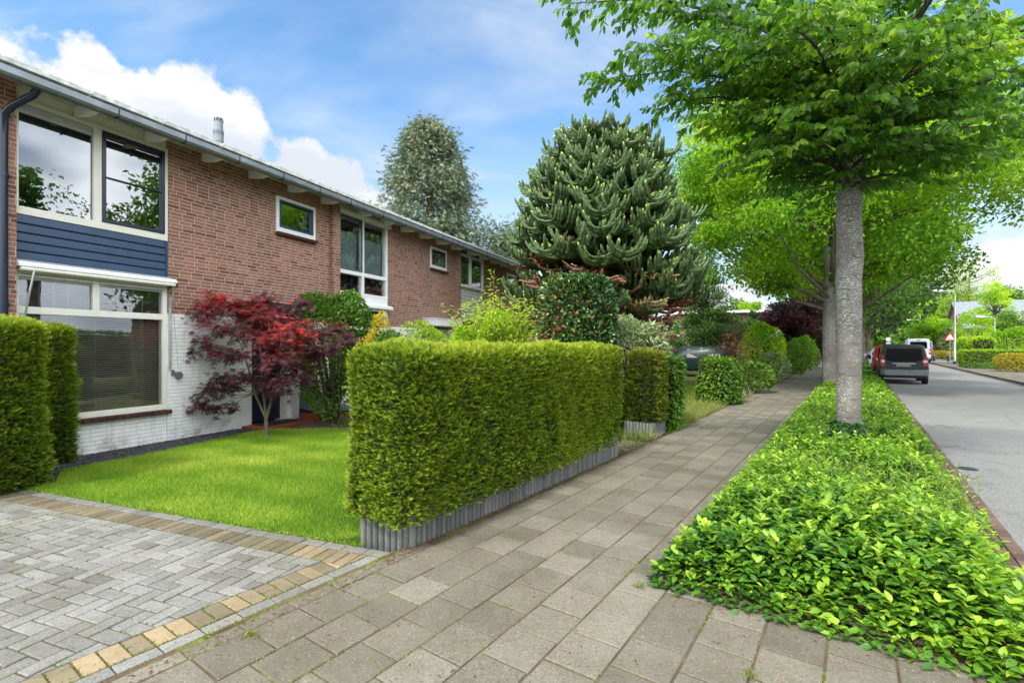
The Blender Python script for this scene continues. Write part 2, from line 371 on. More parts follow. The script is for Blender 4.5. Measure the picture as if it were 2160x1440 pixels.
def m_maple():
    k = NM('japanese_maple_leaf'); t = k.attr('tint')
    col = k.ramp(t, [(0,(.04,.018,.028)),(.3,(.085,.028,.042)),(.55,(.15,.030,.040)),(.78,(.34,.030,.028)),(1,(.62,.05,.03))])
    b = k.bsdf(col, .5, None, 0, .35); tr = k.n('ShaderNodeBsdfTranslucent'); k.set(tr.inputs[0], k.mix(1., col, (2.2,1.3,1.2), 'MULTIPLY'))
    mx = k.n('ShaderNodeMixShader'); mx.inputs[0].default_value = .35
    k.t.links.new(b, mx.inputs[1]); k.t.links.new(tr.outputs[0], mx.inputs[2]); return k.done(mx.outputs[0])
M['maple'] = m_maple()
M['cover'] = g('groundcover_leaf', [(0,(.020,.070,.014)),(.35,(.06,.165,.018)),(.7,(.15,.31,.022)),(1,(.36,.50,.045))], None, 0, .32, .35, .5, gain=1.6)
M['grass'] = g('grass_blade', [(0,(.09,.20,.015)),(.45,(.22,.37,.022)),(1,(.48,.55,.09))], None, 0, .35, .6, .2, gain=1.3)
M['drygrass'] = g('dry_grass_blade', [(0,(.10,.18,.02)),(.6,(.22,.26,.06)),(1,(.40,.32,.15))], None, 0, .3)
M['moss'] = g('moss', [(0,(.08,.12,.02)),(.5,(.16,.22,.03)),(1,(.28,.30,.06))], None, 0, .2)
M['fir'] = g('grey_green_needles', [(0,(.07,.105,.06)),(.5,(.15,.20,.12)),(.85,(.26,.31,.19)),(1,(.30,.24,.16))], None, 0, .15)
M['litter'] = g('dry_litter', [(0,(.06,.03,.015)),(.6,(.16,.08,.04)),(1,(.32,.18,.09))], None, 0, .1)
def m_arau(name, c1, c2, tipc):
    k = NM(name); t = k.attr('tint')
    n = k.noise(k.pos(), 14., 3); col = k.mix(k.mr(n,.35,.65), c1, c2)
    if tipc: col = k.mix(k.mr(t, .90, 1.), col, tipc)
    return k.done(k.bsdf(col, .5, k.bump(k.noise(k.pos(), 45., 2), .8, .02), 0, .35))
M['arau'] = m_arau('araucaria_scales', (.045,.095,.030), (.11,.17,.055), (.32,.42,.06))
M['araud'] = m_arau('araucaria_dead_branch', (.16,.075,.04), (.30,.15,.085), None)
EXPO = 1.83
SUNX, SUNY, SUNEL, SUNE, SUNANG = -.62, -.785, 50., 1.25, 6.0
SKYS, CLB, SKYTINT = .078, .305, (.66,.92,1.02)
# ================================================================== camera, light, sky
cam = bpy.data.cameras.new('camera'); co = bpy.data.objects.new('camera', cam); COL.objects.link(co)
co.location = (0,0,HC); co.rotation_euler = (R(90),0,0)
cam.sensor_width = 36; cam.lens = F/2160*36; cam.shift_y = (HY-720)/2160; cam.clip_end = 1500; cam.clip_start = .05
SC.camera = co
SC.view_settings.view_transform = 'Standard'; SC.view_settings.look = 'None'; SC.view_settings.gamma = 1
SC.view_settings.exposure = EXPO
SC.cycles.max_bounces = 8; SC.cycles.transparent_max_bounces = 8; SC.cycles.diffuse_bounces = 4; SC.cycles.glossy_bounces = 3
SC.cycles.use_denoising = True; SC.cycles.sample_clamp_indirect = 6
sh = Vector((SUNX, SUNY, 0)).normalized(); el = R(SUNEL)
sdir = Vector((sh.x*math.cos(el), sh.y*math.cos(el), math.sin(el)))
sl = bpy.data.lights.new('sun', 'SUN'); sl.energy = SUNE; sl.angle = R(SUNANG); sl.color = (1,.95,.86)
so = bpy.data.objects.new('sun', sl); COL.objects.link(so); so.rotation_euler = sdir.to_track_quat('Z','Y').to_euler(); so.location = (-10,-10,20)

W = bpy.data.worlds.new('World'); SC.world = W; W.use_nodes = True
k = NM.__new__(NM); k.m = None; k.t = W.node_tree; k.t.nodes.clear(); k.out = k.n('ShaderNodeOutputWorld')
sky = k.n('ShaderNodeTexSky', sky_type='NISHITA'); sky.sun_disc = False; sky.sun_elevation = el
sky.sun_rotation = math.atan2(sh.x, sh.y) % (2*math.pi); sky.air_density = 1.0; sky.dust_density = .6; sky.ozone_density = 1.6
dr = k.n('ShaderNodeTexCoord').outputs['Generated']
nrmv = k.n('ShaderNodeVectorMath', operation='NORMALIZE'); k.set(nrmv.inputs[0], dr); dv = nrmv.outputs[0]
sx = k.n('ShaderNodeSeparateXYZ'); k.set(sx.inputs[0], dv); dz = sx.outputs[2]
base = k.mix(1., sky.outputs[0], SKYTINT, 'MULTIPLY')
# thin high cloud: noise on the plane of the sky
h = k.math('ADD', k.math('MAXIMUM', dz, 0.), .10)
cv = k.n('ShaderNodeCombineXYZ'); k.set(cv.inputs[0], k.math('DIVIDE', sx.outputs[0], h)); k.set(cv.inputs[1], k.math('DIVIDE', sx.outputs[1], h))
n1 = k.noise(k.scale(cv.outputs[0], (.55,1.1,1)), .9, 9, .58, .6); n2 = k.noise(cv.outputs[0], .35, 6, .55, .4)
thin = k.math('MULTIPLY', k.mr(n1, .44, .66), k.mr(n2, .34, .52), clamp=True)
low = k.mr(dz, .50, .08, 0., .95)
thin = k.math('MAXIMUM', k.math('MULTIPLY', thin, .96), k.math('MULTIPLY', low, k.mr(n1, .25, .6, .55, 1.)))
# heaps of cumulus: (px, py, radius px, flatness)
def pdir(px, py): return Vector(((px-CX)/F, 1, (HY-py)/F)).normalized()
blobs = [(120,250,165),(260,270,155),(400,290,135),(490,280,80),(185,150,75),(10,215,140),(375,190,60),(640,365,85),(720,400,85),(800,440,60),(600,430,100),(520,380,90),(300,210,80),
         (2110,590,90),(2060,640,90),(2190,560,90),(2010,650,60),(860,560,80),(250,380,180),(1560,640,60)]
acc = None
for (px, py, r) in blobs:
    c = pdir(px, py); ar = r/F*max(.35, (1/math.sqrt(1+((px-CX)/F)**2+((py-HY)/F)**2)))
    dp = k.n('ShaderNodeVectorMath', operation='DISTANCE'); k.set(dp.inputs[0], dv); dp.inputs[1].default_value = c
    e = k.math('SUBTRACT', 1., k.math('DIVIDE', dp.outputs['Value'], ar))
    acc = e if acc is None else k.math('SMOOTH_MAX', acc, e, .25)
# added heaps round the rest of the sky, out of the picture (they light the place and show in the panes)
nb = k.noise(k.scale(dv, (1,1,1.8)), 2.6, 3, .5)
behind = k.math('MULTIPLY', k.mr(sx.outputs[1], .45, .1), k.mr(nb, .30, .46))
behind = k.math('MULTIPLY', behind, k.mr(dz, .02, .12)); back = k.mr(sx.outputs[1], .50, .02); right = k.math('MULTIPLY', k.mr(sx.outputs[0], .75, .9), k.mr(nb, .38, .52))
fb = k.noise(dv, 6.5, 10, .60); fb2 = k.noise(dv, 26., 6, .55)
edge = k.math('ADD', acc, k.math('ADD', k.math('MULTIPLY', k.math('SUBTRACT', fb, .5), 1.9), k.math('MULTIPLY', k.math('SUBTRACT', fb2, .5), .45)))
cum = k.math('MAXIMUM', k.mr(edge, .02, .30), k.math('MAXIMUM', behind, right))
shade = k.mr(k.noise(k.scale(dv, (1,1,2.2)), 5., 7, .55), .42, .66)
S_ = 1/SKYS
boost = k.math('ADD', 1., k.math('MULTIPLY', back, 2.3))  # brightens the unseen clouds behind and overhead as added fill light
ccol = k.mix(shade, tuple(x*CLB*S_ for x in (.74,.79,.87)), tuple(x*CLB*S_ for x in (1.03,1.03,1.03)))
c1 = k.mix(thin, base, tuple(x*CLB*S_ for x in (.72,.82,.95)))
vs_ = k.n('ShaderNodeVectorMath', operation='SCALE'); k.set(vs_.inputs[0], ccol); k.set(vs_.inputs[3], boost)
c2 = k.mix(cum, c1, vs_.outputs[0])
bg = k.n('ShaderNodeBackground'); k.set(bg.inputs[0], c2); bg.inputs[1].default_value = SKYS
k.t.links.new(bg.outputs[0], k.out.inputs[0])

# ================================================================== paving helpers
def clip(poly, a, b, c):            # keep a*x+b*y<=c
    out = []; n = len(poly)
    for i in range(n):
        p, q = poly[i], poly[(i+1)%n]; dp, dq = a*p[0]+b*p[1]-c, a*q[0]+b*q[1]-c
        if dp <= 0: out.append(p)
        if (dp < 0 < dq) or (dq < 0 < dp):
            t = dp/(dp-dq); out.append((p[0]+(q[0]-p[0])*t, p[1]+(q[1]-p[1])*t))
    return out
def area(p): return .5*sum(p[i][0]*p[(i+1)%len(p)][1]-p[(i+1)%len(p)][0]*p[i][1] for i in range(len(p)))
def block(mb, poly, fn, gap=.004, bev=.005, z=0., hj=.0025, tilt=.002, hgt=.03, t=None):
    if len(poly) < 3 or abs(area(poly)) < .0006: return
    if area(poly) < 0: poly = poly[::-1]
    cx = sum(p[0] for p in poly)/len(poly); cy = sum(p[1] for p in poly)/len(poly)
    def inset(d):
        out = []
        n = len(poly)
        for i in range(n):
            a, b, c = Vector(poly[i-1]), Vector(poly[i]), Vector(poly[(i+1)%n])
            e1 = (b-a); e2 = (c-b)
            if e1.length < 1e-6 or e2.length < 1e-6: continue
            e1.normalize(); e2.normalize(); n1 = Vector((-e1.y, e1.x)); n2 = Vector((-e2.y, e2.x)); m = n1+n2
            if m.length < 1e-4: m = n1.copy()
            m = m/max(.5, (1+n1.dot(n2))); out.append(b+m*d)
        return out
    o = inset(gap); i_ = inset(gap+bev)
    if len(o) < 3: return
    dz = random.uniform(-hj, hj); tx, ty = random.uniform(-tilt,tilt)*8, random.uniform(-tilt,tilt)*8
    rot = random.uniform(-.006,.006); cr, sr = math.cos(rot), math.sin(rot)
    def P(p, dd):
        x, y = p[0]-cx, p[1]-cy; x, y = x*cr-y*sr, x*sr+y*cr
        X, Y = fn(cx+x, cy+y); return (X, Y, z+dz+dd+tx*x+ty*y)
    n = len(o)
    vs = [P(p,0) for p in i_]+[P(p,-bev*.8) for p in o]+[P(p,-hgt) for p in o]
    fs = [tuple(range(n))]+[(j, j+n, (j+1)%n+n, (j+1)%n) for j in range(n)]+[(j+n, j+2*n, (j+1)%n+2*n, (j+1)%n+n) for j in range(n)]
    fn0 = fn(0,0); e1 = fn(1,0); e2 = fn(0,1)
    if (e1[0]-fn0[0])*(e2[1]-fn0[1])-(e1[1]-fn0[1])*(e2[0]-fn0[0]) < 0: fs = [f[::-1] for f in fs]
    else: fs[1:] = fs[1:]
    mb.add(vs, fs, random.random() if t is None else t)
def rect(x0,x1,y0,y1): return [(x0,y0),(x1,y0),(x1,y1),(x0,y1)]
def sheet(name, pts, z, mat, kind='structure', thick=.05):
    mb = MB(); mb.prismz(pts, z-thick, z); o = mb.build(name, mat); o['kind'] = kind; return o
SUV = lambda u, v: S(u, v)[:2]
def suvpoly(L): return [SUV(u,v) for u,v in L]

# ------------------------------------------------------------------ ground, road, path
gr = MB(); N = 400.; gr.add([(-N,-N,-.14),(N,-N,-.14),(N,N,-.14),(-N,N,-.14)], [(0,1,2,3)]); gr.build('ground', M['gsoil'])['kind'] = 'structure'
def cw(p): return p if area(p) > 0 else p[::-1]
sheet('road', cw(suvpoly([(.9,-6),(6.05,-6),(6.05,190),(.9,190)])), -.075, M['asphalt'], thick=.05)
sheet('side_road', cw(suvpoly([(6.05,67),(45,67),(45,80),(6.05,80)])), -.071, M['asphalt'], thick=.05)
sheet('garden_ground', cw(suvpoly([(-60,7.0),(-2.93,7.0),(-2.93,140),(-60,140)])), -.012, M['gsoil'], thick=.1)
sheet('planting_strip', cw(suvpoly([(-1.13,3.62),(.80,3.62),(.80,120),(-1.13,120)])), .012, M['soil'], thick=.15)
sheet('path_bed', cw(suvpoly([(-3.06,-4),(-1.08,-4),(-1.08,100),(-3.06,100)])), -.0072, M['joint'], thick=.1)
sheet('crossing_bed', cw(suvpoly([(-1.08,-4),(.82,-4),(.82,3.62),(-1.08,3.62)])), -.0076, M['joint'], thick=.1)
mb = MB(); ST_ = .3065
for c in range(-2, 13):
    u0 = -2.895+c*ST_; v = 1.93 + (ST_/2 if c % 2 == 0 else 0) - 14*ST_
    while v < 90:
        p = rect(u0, u0+ST_, v, v+ST_)
        lim = -1.09 if v+ST_/2 > 3.62 else .80
        if c < 0: p = []
        if p and v+ST_ > 3.6: p = clip(p, 1, 0, lim)
        p = clip(p, 1, 0, .80) if p else p
        if p and v < 18: 
            sag = -.006*random.random()
            block(mb, p, SUV, .0058, .005, 0., .0028, .0009)
        elif p: block(mb, p, SUV, .005, .004, 0., .002, .001)
        v += ST_
v = -1.6
while v < 2.75:
    block(mb, rect(-3.012, -2.897, v, v+ST_), SUV, .005, .005, 0., .003, .001); v += ST_
mb.build('path', M['slab'])['kind'] = 'structure'
# red brick gutter between the planting and the asphalt
mb = MB()
for j in range(3):
    v = -5+ (j%2)*.1
    while v < 70:
        block(mb, rect(.82+j*.105, .82+(j+1)*.105, v, v+.21), SUV, .004, .005, -.045, .003, .003); v += .21
mb.build('gutter', M['redbrickp'])['kind'] = 'structure'
mb = MB(); 
for (v0, v1) in ((-5,66),(81,170)):
    v = v0
    while v < v1:
        block(mb, rect(6.05, 6.19, v, min(v+1., v1)), SUV, .004, .012, .035, .002, .0005, .14); v += 1.
mb.build('kerb', M['concrete'])['kind'] = 'structure'
mb = MB()
for j in range(2):
    v = -5+(j%2)*.1
    while v < 66: block(mb, rect(5.84+j*.105, 5.84+(j+1)*.105, v, v+.21), SUV, .004, .005, -.060, .003, .003); v += .21
mb.build('gutter', M['redbrickp'])['kind'] = 'structure'
sheet('pavement_bed', cw(suvpoly([(6.19,-5),(8.6,-5),(8.6,67),(6.19,67)])), .005, M['joint'], thick=.14)
mb = MB()
for c in range(8):
    v = 4 + (c%2)*.15
    while v < 66.5:
        block(mb, rect(6.20+c*.30, 6.50+c*.30, v, v+.30), SUV, .004, .004, .028, .003, .002); v += .30
mb.build('pavement', M['slab'])['kind'] = 'structure'
sheet('far_pavement', cw(suvpoly([(6.19,81),(8.8,81),(8.8,170),(6.19,170)])), .02, M['slab'], thick=.14)
sheet('far_garden_ground', cw(suvpoly([(8.6,-5),(80,-5),(80,66.8),(8.6,66.8)])), .0, M['gsoil'], thick=.1)
sheet('beyond_ground', cw(suvpoly([(8.8,80.2),(80,80.2),(80,150),(8.8,150)])), .0, M['gsoil'], thick=.1)

# ------------------------------------------------------------------ driveway
AN = R(20.5); C0 = (-.962, 3.954)
bx, by, ax, ay = -math.cos(AN), math.sin(AN), math.sin(AN), math.cos(AN)
DW = lambda p, q: (C0[0]+p*bx-q*ax, C0[1]+p*by-q*ay)
fp = (-ST*bx-CT*by, -(-ST*ax-CT*ay)); fl = math.hypot(*fp); fp = (fp[0]/fl, fp[1]/fl)      # front line direction in (p,q)
fnrm = (fp[1], -fp[0])            # distance from the front line (positive = inside)
def dist_f(p, q): return p*fnrm[0]+q*fnrm[1]
def keep_f(poly, d): return clip(poly, -fnrm[0], -fnrm[1], -d)
def lt_f(poly, d): return clip(poly, fnrm[0], fnrm[1], d)
sheet('driveway_bed', cw([DW(-.12,0), DW(6.9,0), DW(6.9,5.2), DW(fp[0]/fp[1]*5.2-.03,5.2), DW(-.03,0)]), -.010, M['joint'], thick=.1)
hb, yb = MB(), MB(); w = .1055
for i in range(-6, 72):
    for j in range(-2, 50):
        c = (i-j) % 4
        if c == 0: p = rect(i*w,(i+2)*w,j*w+.325,(j+1)*w+.325)
        elif c == 3: p = rect(i*w,(i+1)*w,j*w+.325,(j+2)*w+.325)
        else: continue
        p = clip(p, 0, -1, -.325); p = keep_f(p, .325) if p else p; p = clip(p, 1, 0, 6.9) if p else p
        if p: block(hb, p, DW, .0048, .005, 0., .0025, .0015)
for i in range(0, 66):        # bands along the lawn
    p = keep_f(rect(i*w,(i+1)*w,.110,.321), .112); 
    if p: block(yb, p, DW, .0048, .005, 0., .0025, .0015, t=min(1,max(0,random.gauss(.62,.22)-(.35 if i>6 else 0))))
    if i % 2 == 0:
        p = keep_f(rect(i*w,(i+2)*w,0,.105), .0)
        if p: block(hb, p, DW, .0048, .005, 0., .0025, .0015, t=random.uniform(0,.5))
FR = lambda a, b: DW(a*fp[0]+b*fnrm[0], a*fp[1]+b*fnrm[1])
for i in range(1, 52):        # bands along the path
    q0 = i*w
    p = rect(q0,q0+w,.110,.321); p = clip(p, -fp[1], -fnrm[1], -.325)
    if p: block(yb, p, FR, .0048, .005, 0., .0025, .0015, t=min(1,max(0,random.gauss(.62,.22))))
    if i % 2:
        p = clip(rect(q0,q0+2*w,0,.105), -fp[1], -fnrm[1], -.110)
        if p: block(hb, p, FR, .0048, .005, 0., .0025, .0015)
hb.build('driveway', M['klinker'])['kind'] = 'structure'
yb.build('driveway_border', M['yellow'])['kind'] = 'structure'
# ------------------------------------------------------------------ lawn, gravel, garden paving
lawn = [G(118,1022), DW(5.35,-.02), DW(4.2,.0), DW(3.,-.04), DW(2.1,.01), DW(1.2,-.03), DW(.55,-.02)]+[G(*p) for p in ((800,1128),(735,905),(640,906),(560,906),(352,951),(130,994))]
sheet('lawn_ground', cw(lawn), .012, M['turf'], thick=.1)
sheet('gravel_bed', cw([G(60,1030),G(130,994),G(352,951),G(560,905),G(560,885),G(540,880),G(352,905),G(60,960)]), .004, M['soil'], thick=.1)
sheet('garden_soil', cw([G(130,994),G(560,906),G(735,905),G(800,1128),SUV(-2.98,2.9),SUV(-2.95,7.0),SUV(-25,7.0),(-11,8),(-9,4),DW(6.9,-.02),DW(.3,-.01)]), -.013, M['gsoil'], thick=.1)
mb = MB()
for i in range(30):
    for j in range(12):
        x, y = 7.05+j*.1055, -2.98-i*.211-(j%2)*.105
        block(mb, rect(y-.211, y, x, x+.1055), SUV, .003, .005, .0, .003, .003)
mb.build('garden_path', M['yellow'])['kind'] = 'structure'
HB = Vector((-5.976, 8.537, 0)); HD = Vector((.397,.918,0)).normalized(); HN = Vector((HD.y,-HD.x,0)); HRZ = math.atan2(HD.y, HD.x)
def H(t, n, z=0.): p = HB+HD*t+HN*n; return (p.x, p.y, z)
HXY = lambda t, n: H(t, n)[:2]
mb = MB()
for i in range(11):
    for j in range(22):
        block(mb, rect(2.1+j*.1055, 2.1+(j+1)*.1055, .62+i*.211, .62+(i+1)*.211), HXY, .003, .005, .006, .003, .003, t=random.uniform(0,.35))
mb.build('porch_paving', M['yellow'])['kind'] = 'structure'
# ground cover: pebbles of the dark gravel strip
def in_poly(P, poly):
    x, y = P[:,0], P[:,1]; ins = np.zeros(len(P), bool); n = len(poly)
    for i in range(n):
        x1,y1 = poly[i]; x2,y2 = poly[(i+1)%n]
        c = ((y1 > y) != (y2 > y)) & (x < (x2-x1)*(y-y1)/((y2-y1) if y2 != y1 else 1e-9)+x1); ins ^= c
    return ins
def sample_poly(poly, n):
    a = np.array(poly); lo, hi = a.min(0), a.max(0)
    P = rng.uniform(lo, hi, (n*4,2)); P = P[in_poly(P, poly)][:n]; return P
OCT = (np.array([(1,0,0),(-1,0,0),(0,1,0),(0,-1,0),(0,0,.6),(0,0,-.6)],float)*.5, np.array([(0,2,4),(2,1,4),(1,3,4),(3,0,4),(2,0,5),(1,2,5),(3,1,5),(0,3,5)]), np.zeros(6))
gp = [G(75,1020),G(130,995),G(352,952),G(545,906),H(1.35,.03)[:2],H(-2.2,.03)[:2]]
P = sample_poly(gp, 16000); P = np.c_[P, rng.uniform(.004,.022,len(P))]
leaves('gravel', [scat_arrays(OCT, P, unit(len(P)), unit(len(P)), rng.uniform(.012,.030,len(P)), rng.random(len(P)))], m_block('dark_gravel', [(0,(.035,.038,.045)),(.8,(.09,.095,.105)),(1,(.22,.22,.22))], .1))['kind'] = 'stuff'
# ================================================================== the row of houses (local x along the wall, y into the house, z up)
def frame(root, name, x0, x1, z0, z1, mat, w=.07, y0=-.02, y1=.10, mull=(), trans=(), wb=None):
    b = MB(); wb = wb or w
    b.box(x0, x0+w, y0, y1, z0, z1); b.box(x1-w, x1, y0, y1, z0, z1)
    b.box(x0+w, x1-w, y0+.002, y1, z0, z0+wb); b.box(x0+w, x1-w, y0+.002, y1, z1-w, z1)
    zs = [z0+wb]
    for (a, c) in trans: b.box(x0+w, x1-w, y0+.003, y1, a, c)
    for (a, c, m0, m1) in mull: b.box(a, c, y0+.004, y1, m0, m1)
    return b.build(name, mat, root, bevel=.006)
def pane(root, x0, x1, z0, z1, y=.045, mat=None, name='pane'):
    b = MB(); b.box(x0, x1, y, y+.012, z0, z1); return b.build(name, mat or M['glass'], root)
def sash(root, x0, x1, z0, z1, mat, y0=-.035, w=.05, bar=None, pm=None):
    b = MB(); b.box(x0,x0+w,y0,.05,z0,z1); b.box(x1-w,x1,y0,.05,z0,z1); b.box(x0+w,x1-w,y0+.002,.05,z0,z0+w); b.box(x0+w,x1-w,y0+.002,.05,z1-w,z1)
    if bar: b.box(x0+w, x1-w, y0+.012, .02, bar-.01, bar+.01)
    f = b.build('sash', mat, root, bevel=.005)
    pane(f, x0+w, x1-w, z0+w, z1-w, .0, pm); return f
def blind(root, x0, x1, z0, z1, step=.034, y=.11, mat=None, ang=.010):
    b = MB(); z = z0
    while z < z1:
        b.add([(x0,y,z-ang),(x1,y,z-ang),(x1,y+.024,z+ang),(x0,y+.024,z+ang)], [(0,1,2,3)], random.random()); z += step
    for x in (x0+.25, (x0+x1)/2, x1-.25): b.box(x-.006, x+.006, y-.003, y-.001, z0, z1)
    return b.build('blind', mat or M['blind'], root)

def house(k, label, doorcol):
    dx = k*6.08
    o = H(dx, 0, 0)
    r = thing('terrace_house', o, label, 'house', HRZ, 'terraced houses in the row')
    # walls
    b = MB(); xw = 3.82; sw = (2.25,3.35,4.12,4.90) if k != 1 else (2.20,3.22,4.22,4.93)
    zt = 5.26
    b.box(0, sw[0], 0, .25, 2.21, zt); b.box(sw[1], xw, 0, .25, 2.21, zt)
    b.box(sw[0], sw[1], 0, .25, 2.21, sw[2]); b.box(sw[0], sw[1], 0, .25, sw[3], zt)
    b.build('brick_wall', M['brick'], r)
    b = MB(); dr = (1.62,2.40)
    b.box(0, dr[0], -.012, .25, -.1, 2.21); b.box(dr[1]+.06, xw, -.012, .25, -.1, 2.21)
    b.box(-2.02, -.0, .03, .25, -.1, .50); 
    b.box(dr[1]+.16, dr[1]+.36, -.14, -.0125, -.1, 2.20)
    b.build('painted_wall', M['wbrick'], r)
    b = MB(); b.box(-2.26, -2.02, -.12, .25, -.1, zt); b.build('pier', M['brick'], r)
    if k == 2: b = MB(); b.box(3.82, 4.06, -.12, .25, -.1, zt); b.build('pier', M['brick'], r)
    b = MB(); b.box(-2.26, -2.10, .25, 8., -.1, 5.2); b.box(-2.1, 3.82, 7.8, 8., -.1, 5.2); b.box(-2.1, 3.82, .3, 7.8, 2.45, 2.60); b.box(-2.1,3.82,.3,7.8,-.1,.05)
    if k == 2: b.box(3.82, 4.0, .25, 8., -.1, 5.2)
    b.build('inner_wall', M['interior'], r)
    # roof: deck sloping up away from the street, fascia, gutter
    up = .22 if k == 2 else 0.
    x0, x1 = (-3.4 if k == 0 else -2.26), (3.82 if k < 2 else 4.3)
    s0 = -.62
    prof = [(s0,5.10),(s0,5.20),(0.4,5.44),(4.,5.60),(8.4,5.3),(8.4,5.18),(4.,5.42),(0.4,5.28)]
    b = MB(); b.prismx(prof, x0, x1); rf = b.build('roof', M['roof'], r)
    b = MB()                                            # lapped roofing strips at the edge
    x = x0
    while x < x1-.05:
        b.box(x+.006, min(x+.97,x1)-.006, s0-.085, s0+.25, 5.175+up*0, 5.236+random.uniform(0,.006)); x += .98
    b.build('roof_edge', M['offw'], rf)
    b = MB(); b.prismx([(s0-.13,5.115),(s0-.13,5.03),(s0-.10,5.00),(s0-.01,5.00),(s0-.01,5.09),(s0-.03,5.09),(s0-.03,5.02),(s0-.10,5.03),(s0-.115,5.115)], x0, x1)
    x = x0+.45
    gutter = b.build('gutter', M['zinc'], r, bevel=.004)
    b = MB(); b.box(x0, x1, s0-.008, s0+.012, 5.0, 5.09); b.build('fascia', M['zinc'], r)
    x = -1.30
    while x < x1:
        b = MB(); b.prismx([(-.60,5.075),(-.60,5.045),(-.30,5.02),(0,5.06),(0,5.25)], x-.035, x+.035); b.build('rafter_end', M['white'], r)
        b = MB(); b.box(x+.16, x+.175, s0-.137, s0-.0, 4.99, 5.12); b.build('gutter_bracket', M['dark'], gutter); x += .975
    if k == 2:                                          # the far house has a second, darker roof layer
        b = MB(); b.prismx([(-.45,5.22),(-.45,5.34),(.4,5.50),(4.,5.72),(8.4,5.5),(8.4,5.38),(4.,5.56),(.4,5.41)], x0-.0, x1); b.build('upper_roof', M['slate'], r)
    # bay infill above the windows
    b = MB(); b.box(-2.02, 0, .02, .12, 5.05, zt); b.build('eave_panel', M['cream'] if k != 2 else M['slate'], r)
    # small window
    sy = -.03
    f = frame(r, 'window_frame', sw[0], sw[1], sw[2], sw[3], M['white'], .075, sy, .12, wb=.11)
    if k == 0: sash(f, sw[0]+.075, sw[1]-.075, sw[2]+.11, sw[3]-.075, M['navy'], sy-.012, .045)
    else: sash(f, sw[0]+.075, sw[1]-.075, sw[2]+.11, sw[3]-.075, M['slate'] if k == 1 else M['alu'], sy-.008, .03, pm=M['glass2'] if k == 1 else None)
    b = MB(); x = sw[0]-.01
    while x < sw[1]:
        b.box(x+.004, x+.062, -.11, .02, sw[2]-.066-random.random()*.004, sw[2]-.004, random.random()); x += .066
    b.build('window_sill', M['sillt'], r, bevel=.006)
    b = MB(); b.box(sw[0]+.06, sw[1]-.06, .14, .16, sw[2], sw[3]); b.build('blind', M['blind'] if k == 0 else M['interior'], r)
    # vent slots
    b = MB()
    for i in range(4): b.box(1.86+i*.065, 1.875+i*.065, -.0012, .0, 4.98, 5.12)
    b.build('vent', M['dark'], r)
    b = MB(); b.box(1.13,1.29,-.03,-.013,.05,.15)
    b.build('air_grille', M['white'], r)
    # door
    b = MB(); b.box(dr[0]-.0, dr[0]+.05, .0, .14, .06, 2.21); b.box(dr[1]-.0, dr[1]+.06, -.03, .14, .06, 2.21); b.box(dr[0]+.05, dr[1], .0, .14, 2.14, 2.21)
    b.build('door_frame', M['cream'], r)
    b = MB(); b.box(dr[0]+.05, dr[1], .04, .09, .09, 2.14); b.box(dr[0]+.12, dr[1]-.07, .030, .0401, .25, .95); b.box(dr[0]+.12, dr[1]-.07, .032, .0401, 1.05, 2.02)
    d = b.build('door', doorcol, r, bevel=.006)
    b = MB(); b.tube([(dr[0]+.12,.03,1.03),(dr[0]+.12,-.02,1.03),(dr[0]+.22,-.02,1.03)], .011, 8); b.build('handle', M['alu'], d)
    # porch canopy
    cb = (1.30, 3.10, 2.26, 2.50, -.52) if k == 0 else (1.75, 3.35, 2.30, 2.52, -.55)
    b = MB(); b.box(cb[0], cb[1], cb[4], -.0125, cb[2], cb[3]); b.box(cb[0]-.02, cb[1]+.02, cb[4]-.02, -.0125, cb[3], cb[3]+.025)
    b.build('porch_canopy', M['navyd'] if k == 0 else M['white'], r, bevel=.006)
    b = MB(); 
    b.box(1.42, 2.75, -.60, -.013, -.1, .055); b.build('door_step', M['redt'], r, bevel=.01)
    # windows of the bay
    if k == 0:
        f = frame(r, 'window_frame', -2.02, 0, 3.46, 5.05, M['cream'], .06, -.03, .12, mull=[(-1.09,-.98,3.57,4.99)], wb=.11)
        pane(f, -1.96, -1.09, 3.57, 4.90, .02)
        b = MB(); b.box(-1.95,-1.10,-.005,.06,4.86,4.985); b.box(-1.95,-1.10,-.02,.0,4.88,4.90); b.build('blind_box', M['alu'], f)
        sash(f, -.98, -.055, 3.575, 4.985, M['navyd'], -.045, .05, bar=4.28)
        b = MB(); b.box(-2.02, 0, .135, .145, 3.40, 3.5); b.build('inner_sill', M['white'], r)
        b = MB(); z = 2.83
        for i in range(5):
            b.prismx([(.04,z),(-.004,z+.004),(-.022,z+.018),(-.012,z+.118),(.0,z+.124),(.04,z+.126)], -2.02, -.035); z += .126
        b.box(-.035, 0, -.028, .04, 2.83, 3.46)
        b.build('cladding', M['navy'], r)
        b = MB(); b.box(-2.02,0.,-.05,.04,2.83-.0,2.835); b.build('trim', M['white'], r)
        # lower window
        f = frame(r, 'window_frame', -2.02, 0, .56, 2.72, M['cream'], .07, -.01, .12, trans=[(2.10,2.20)], mull=[(-1.09,-1.0,2.20,2.65)], wb=.09)
        pane(f, -1.95, -.07, .65, 2.10, .04, M['glass2']); pane(f, -1.95, -1.09, 2.20, 2.65, .04, M['glass2']); pane(f, -1.0, -.07, 2.20, 2.65, .04, M['glass2'])
        for (a, c) in ((-1.95,-1.09),(-1.0,-.07)):
            b = MB(); b.box(a, c, -.0, .038, 2.575, 2.64); b.tube([(a,.0,2.60),(c,.0,2.60)], .02, 8); b.build('blind_box', M['alu'], f)
        blind(f, -1.94, -.08, .67, 2.09); blind(f, -1.94, -1.10, 2.22, 2.56, .02, ang=.004); blind(f, -.99, -.08, 2.22, 2.56, .02, ang=.004)
        b = MB(); x = -2.02
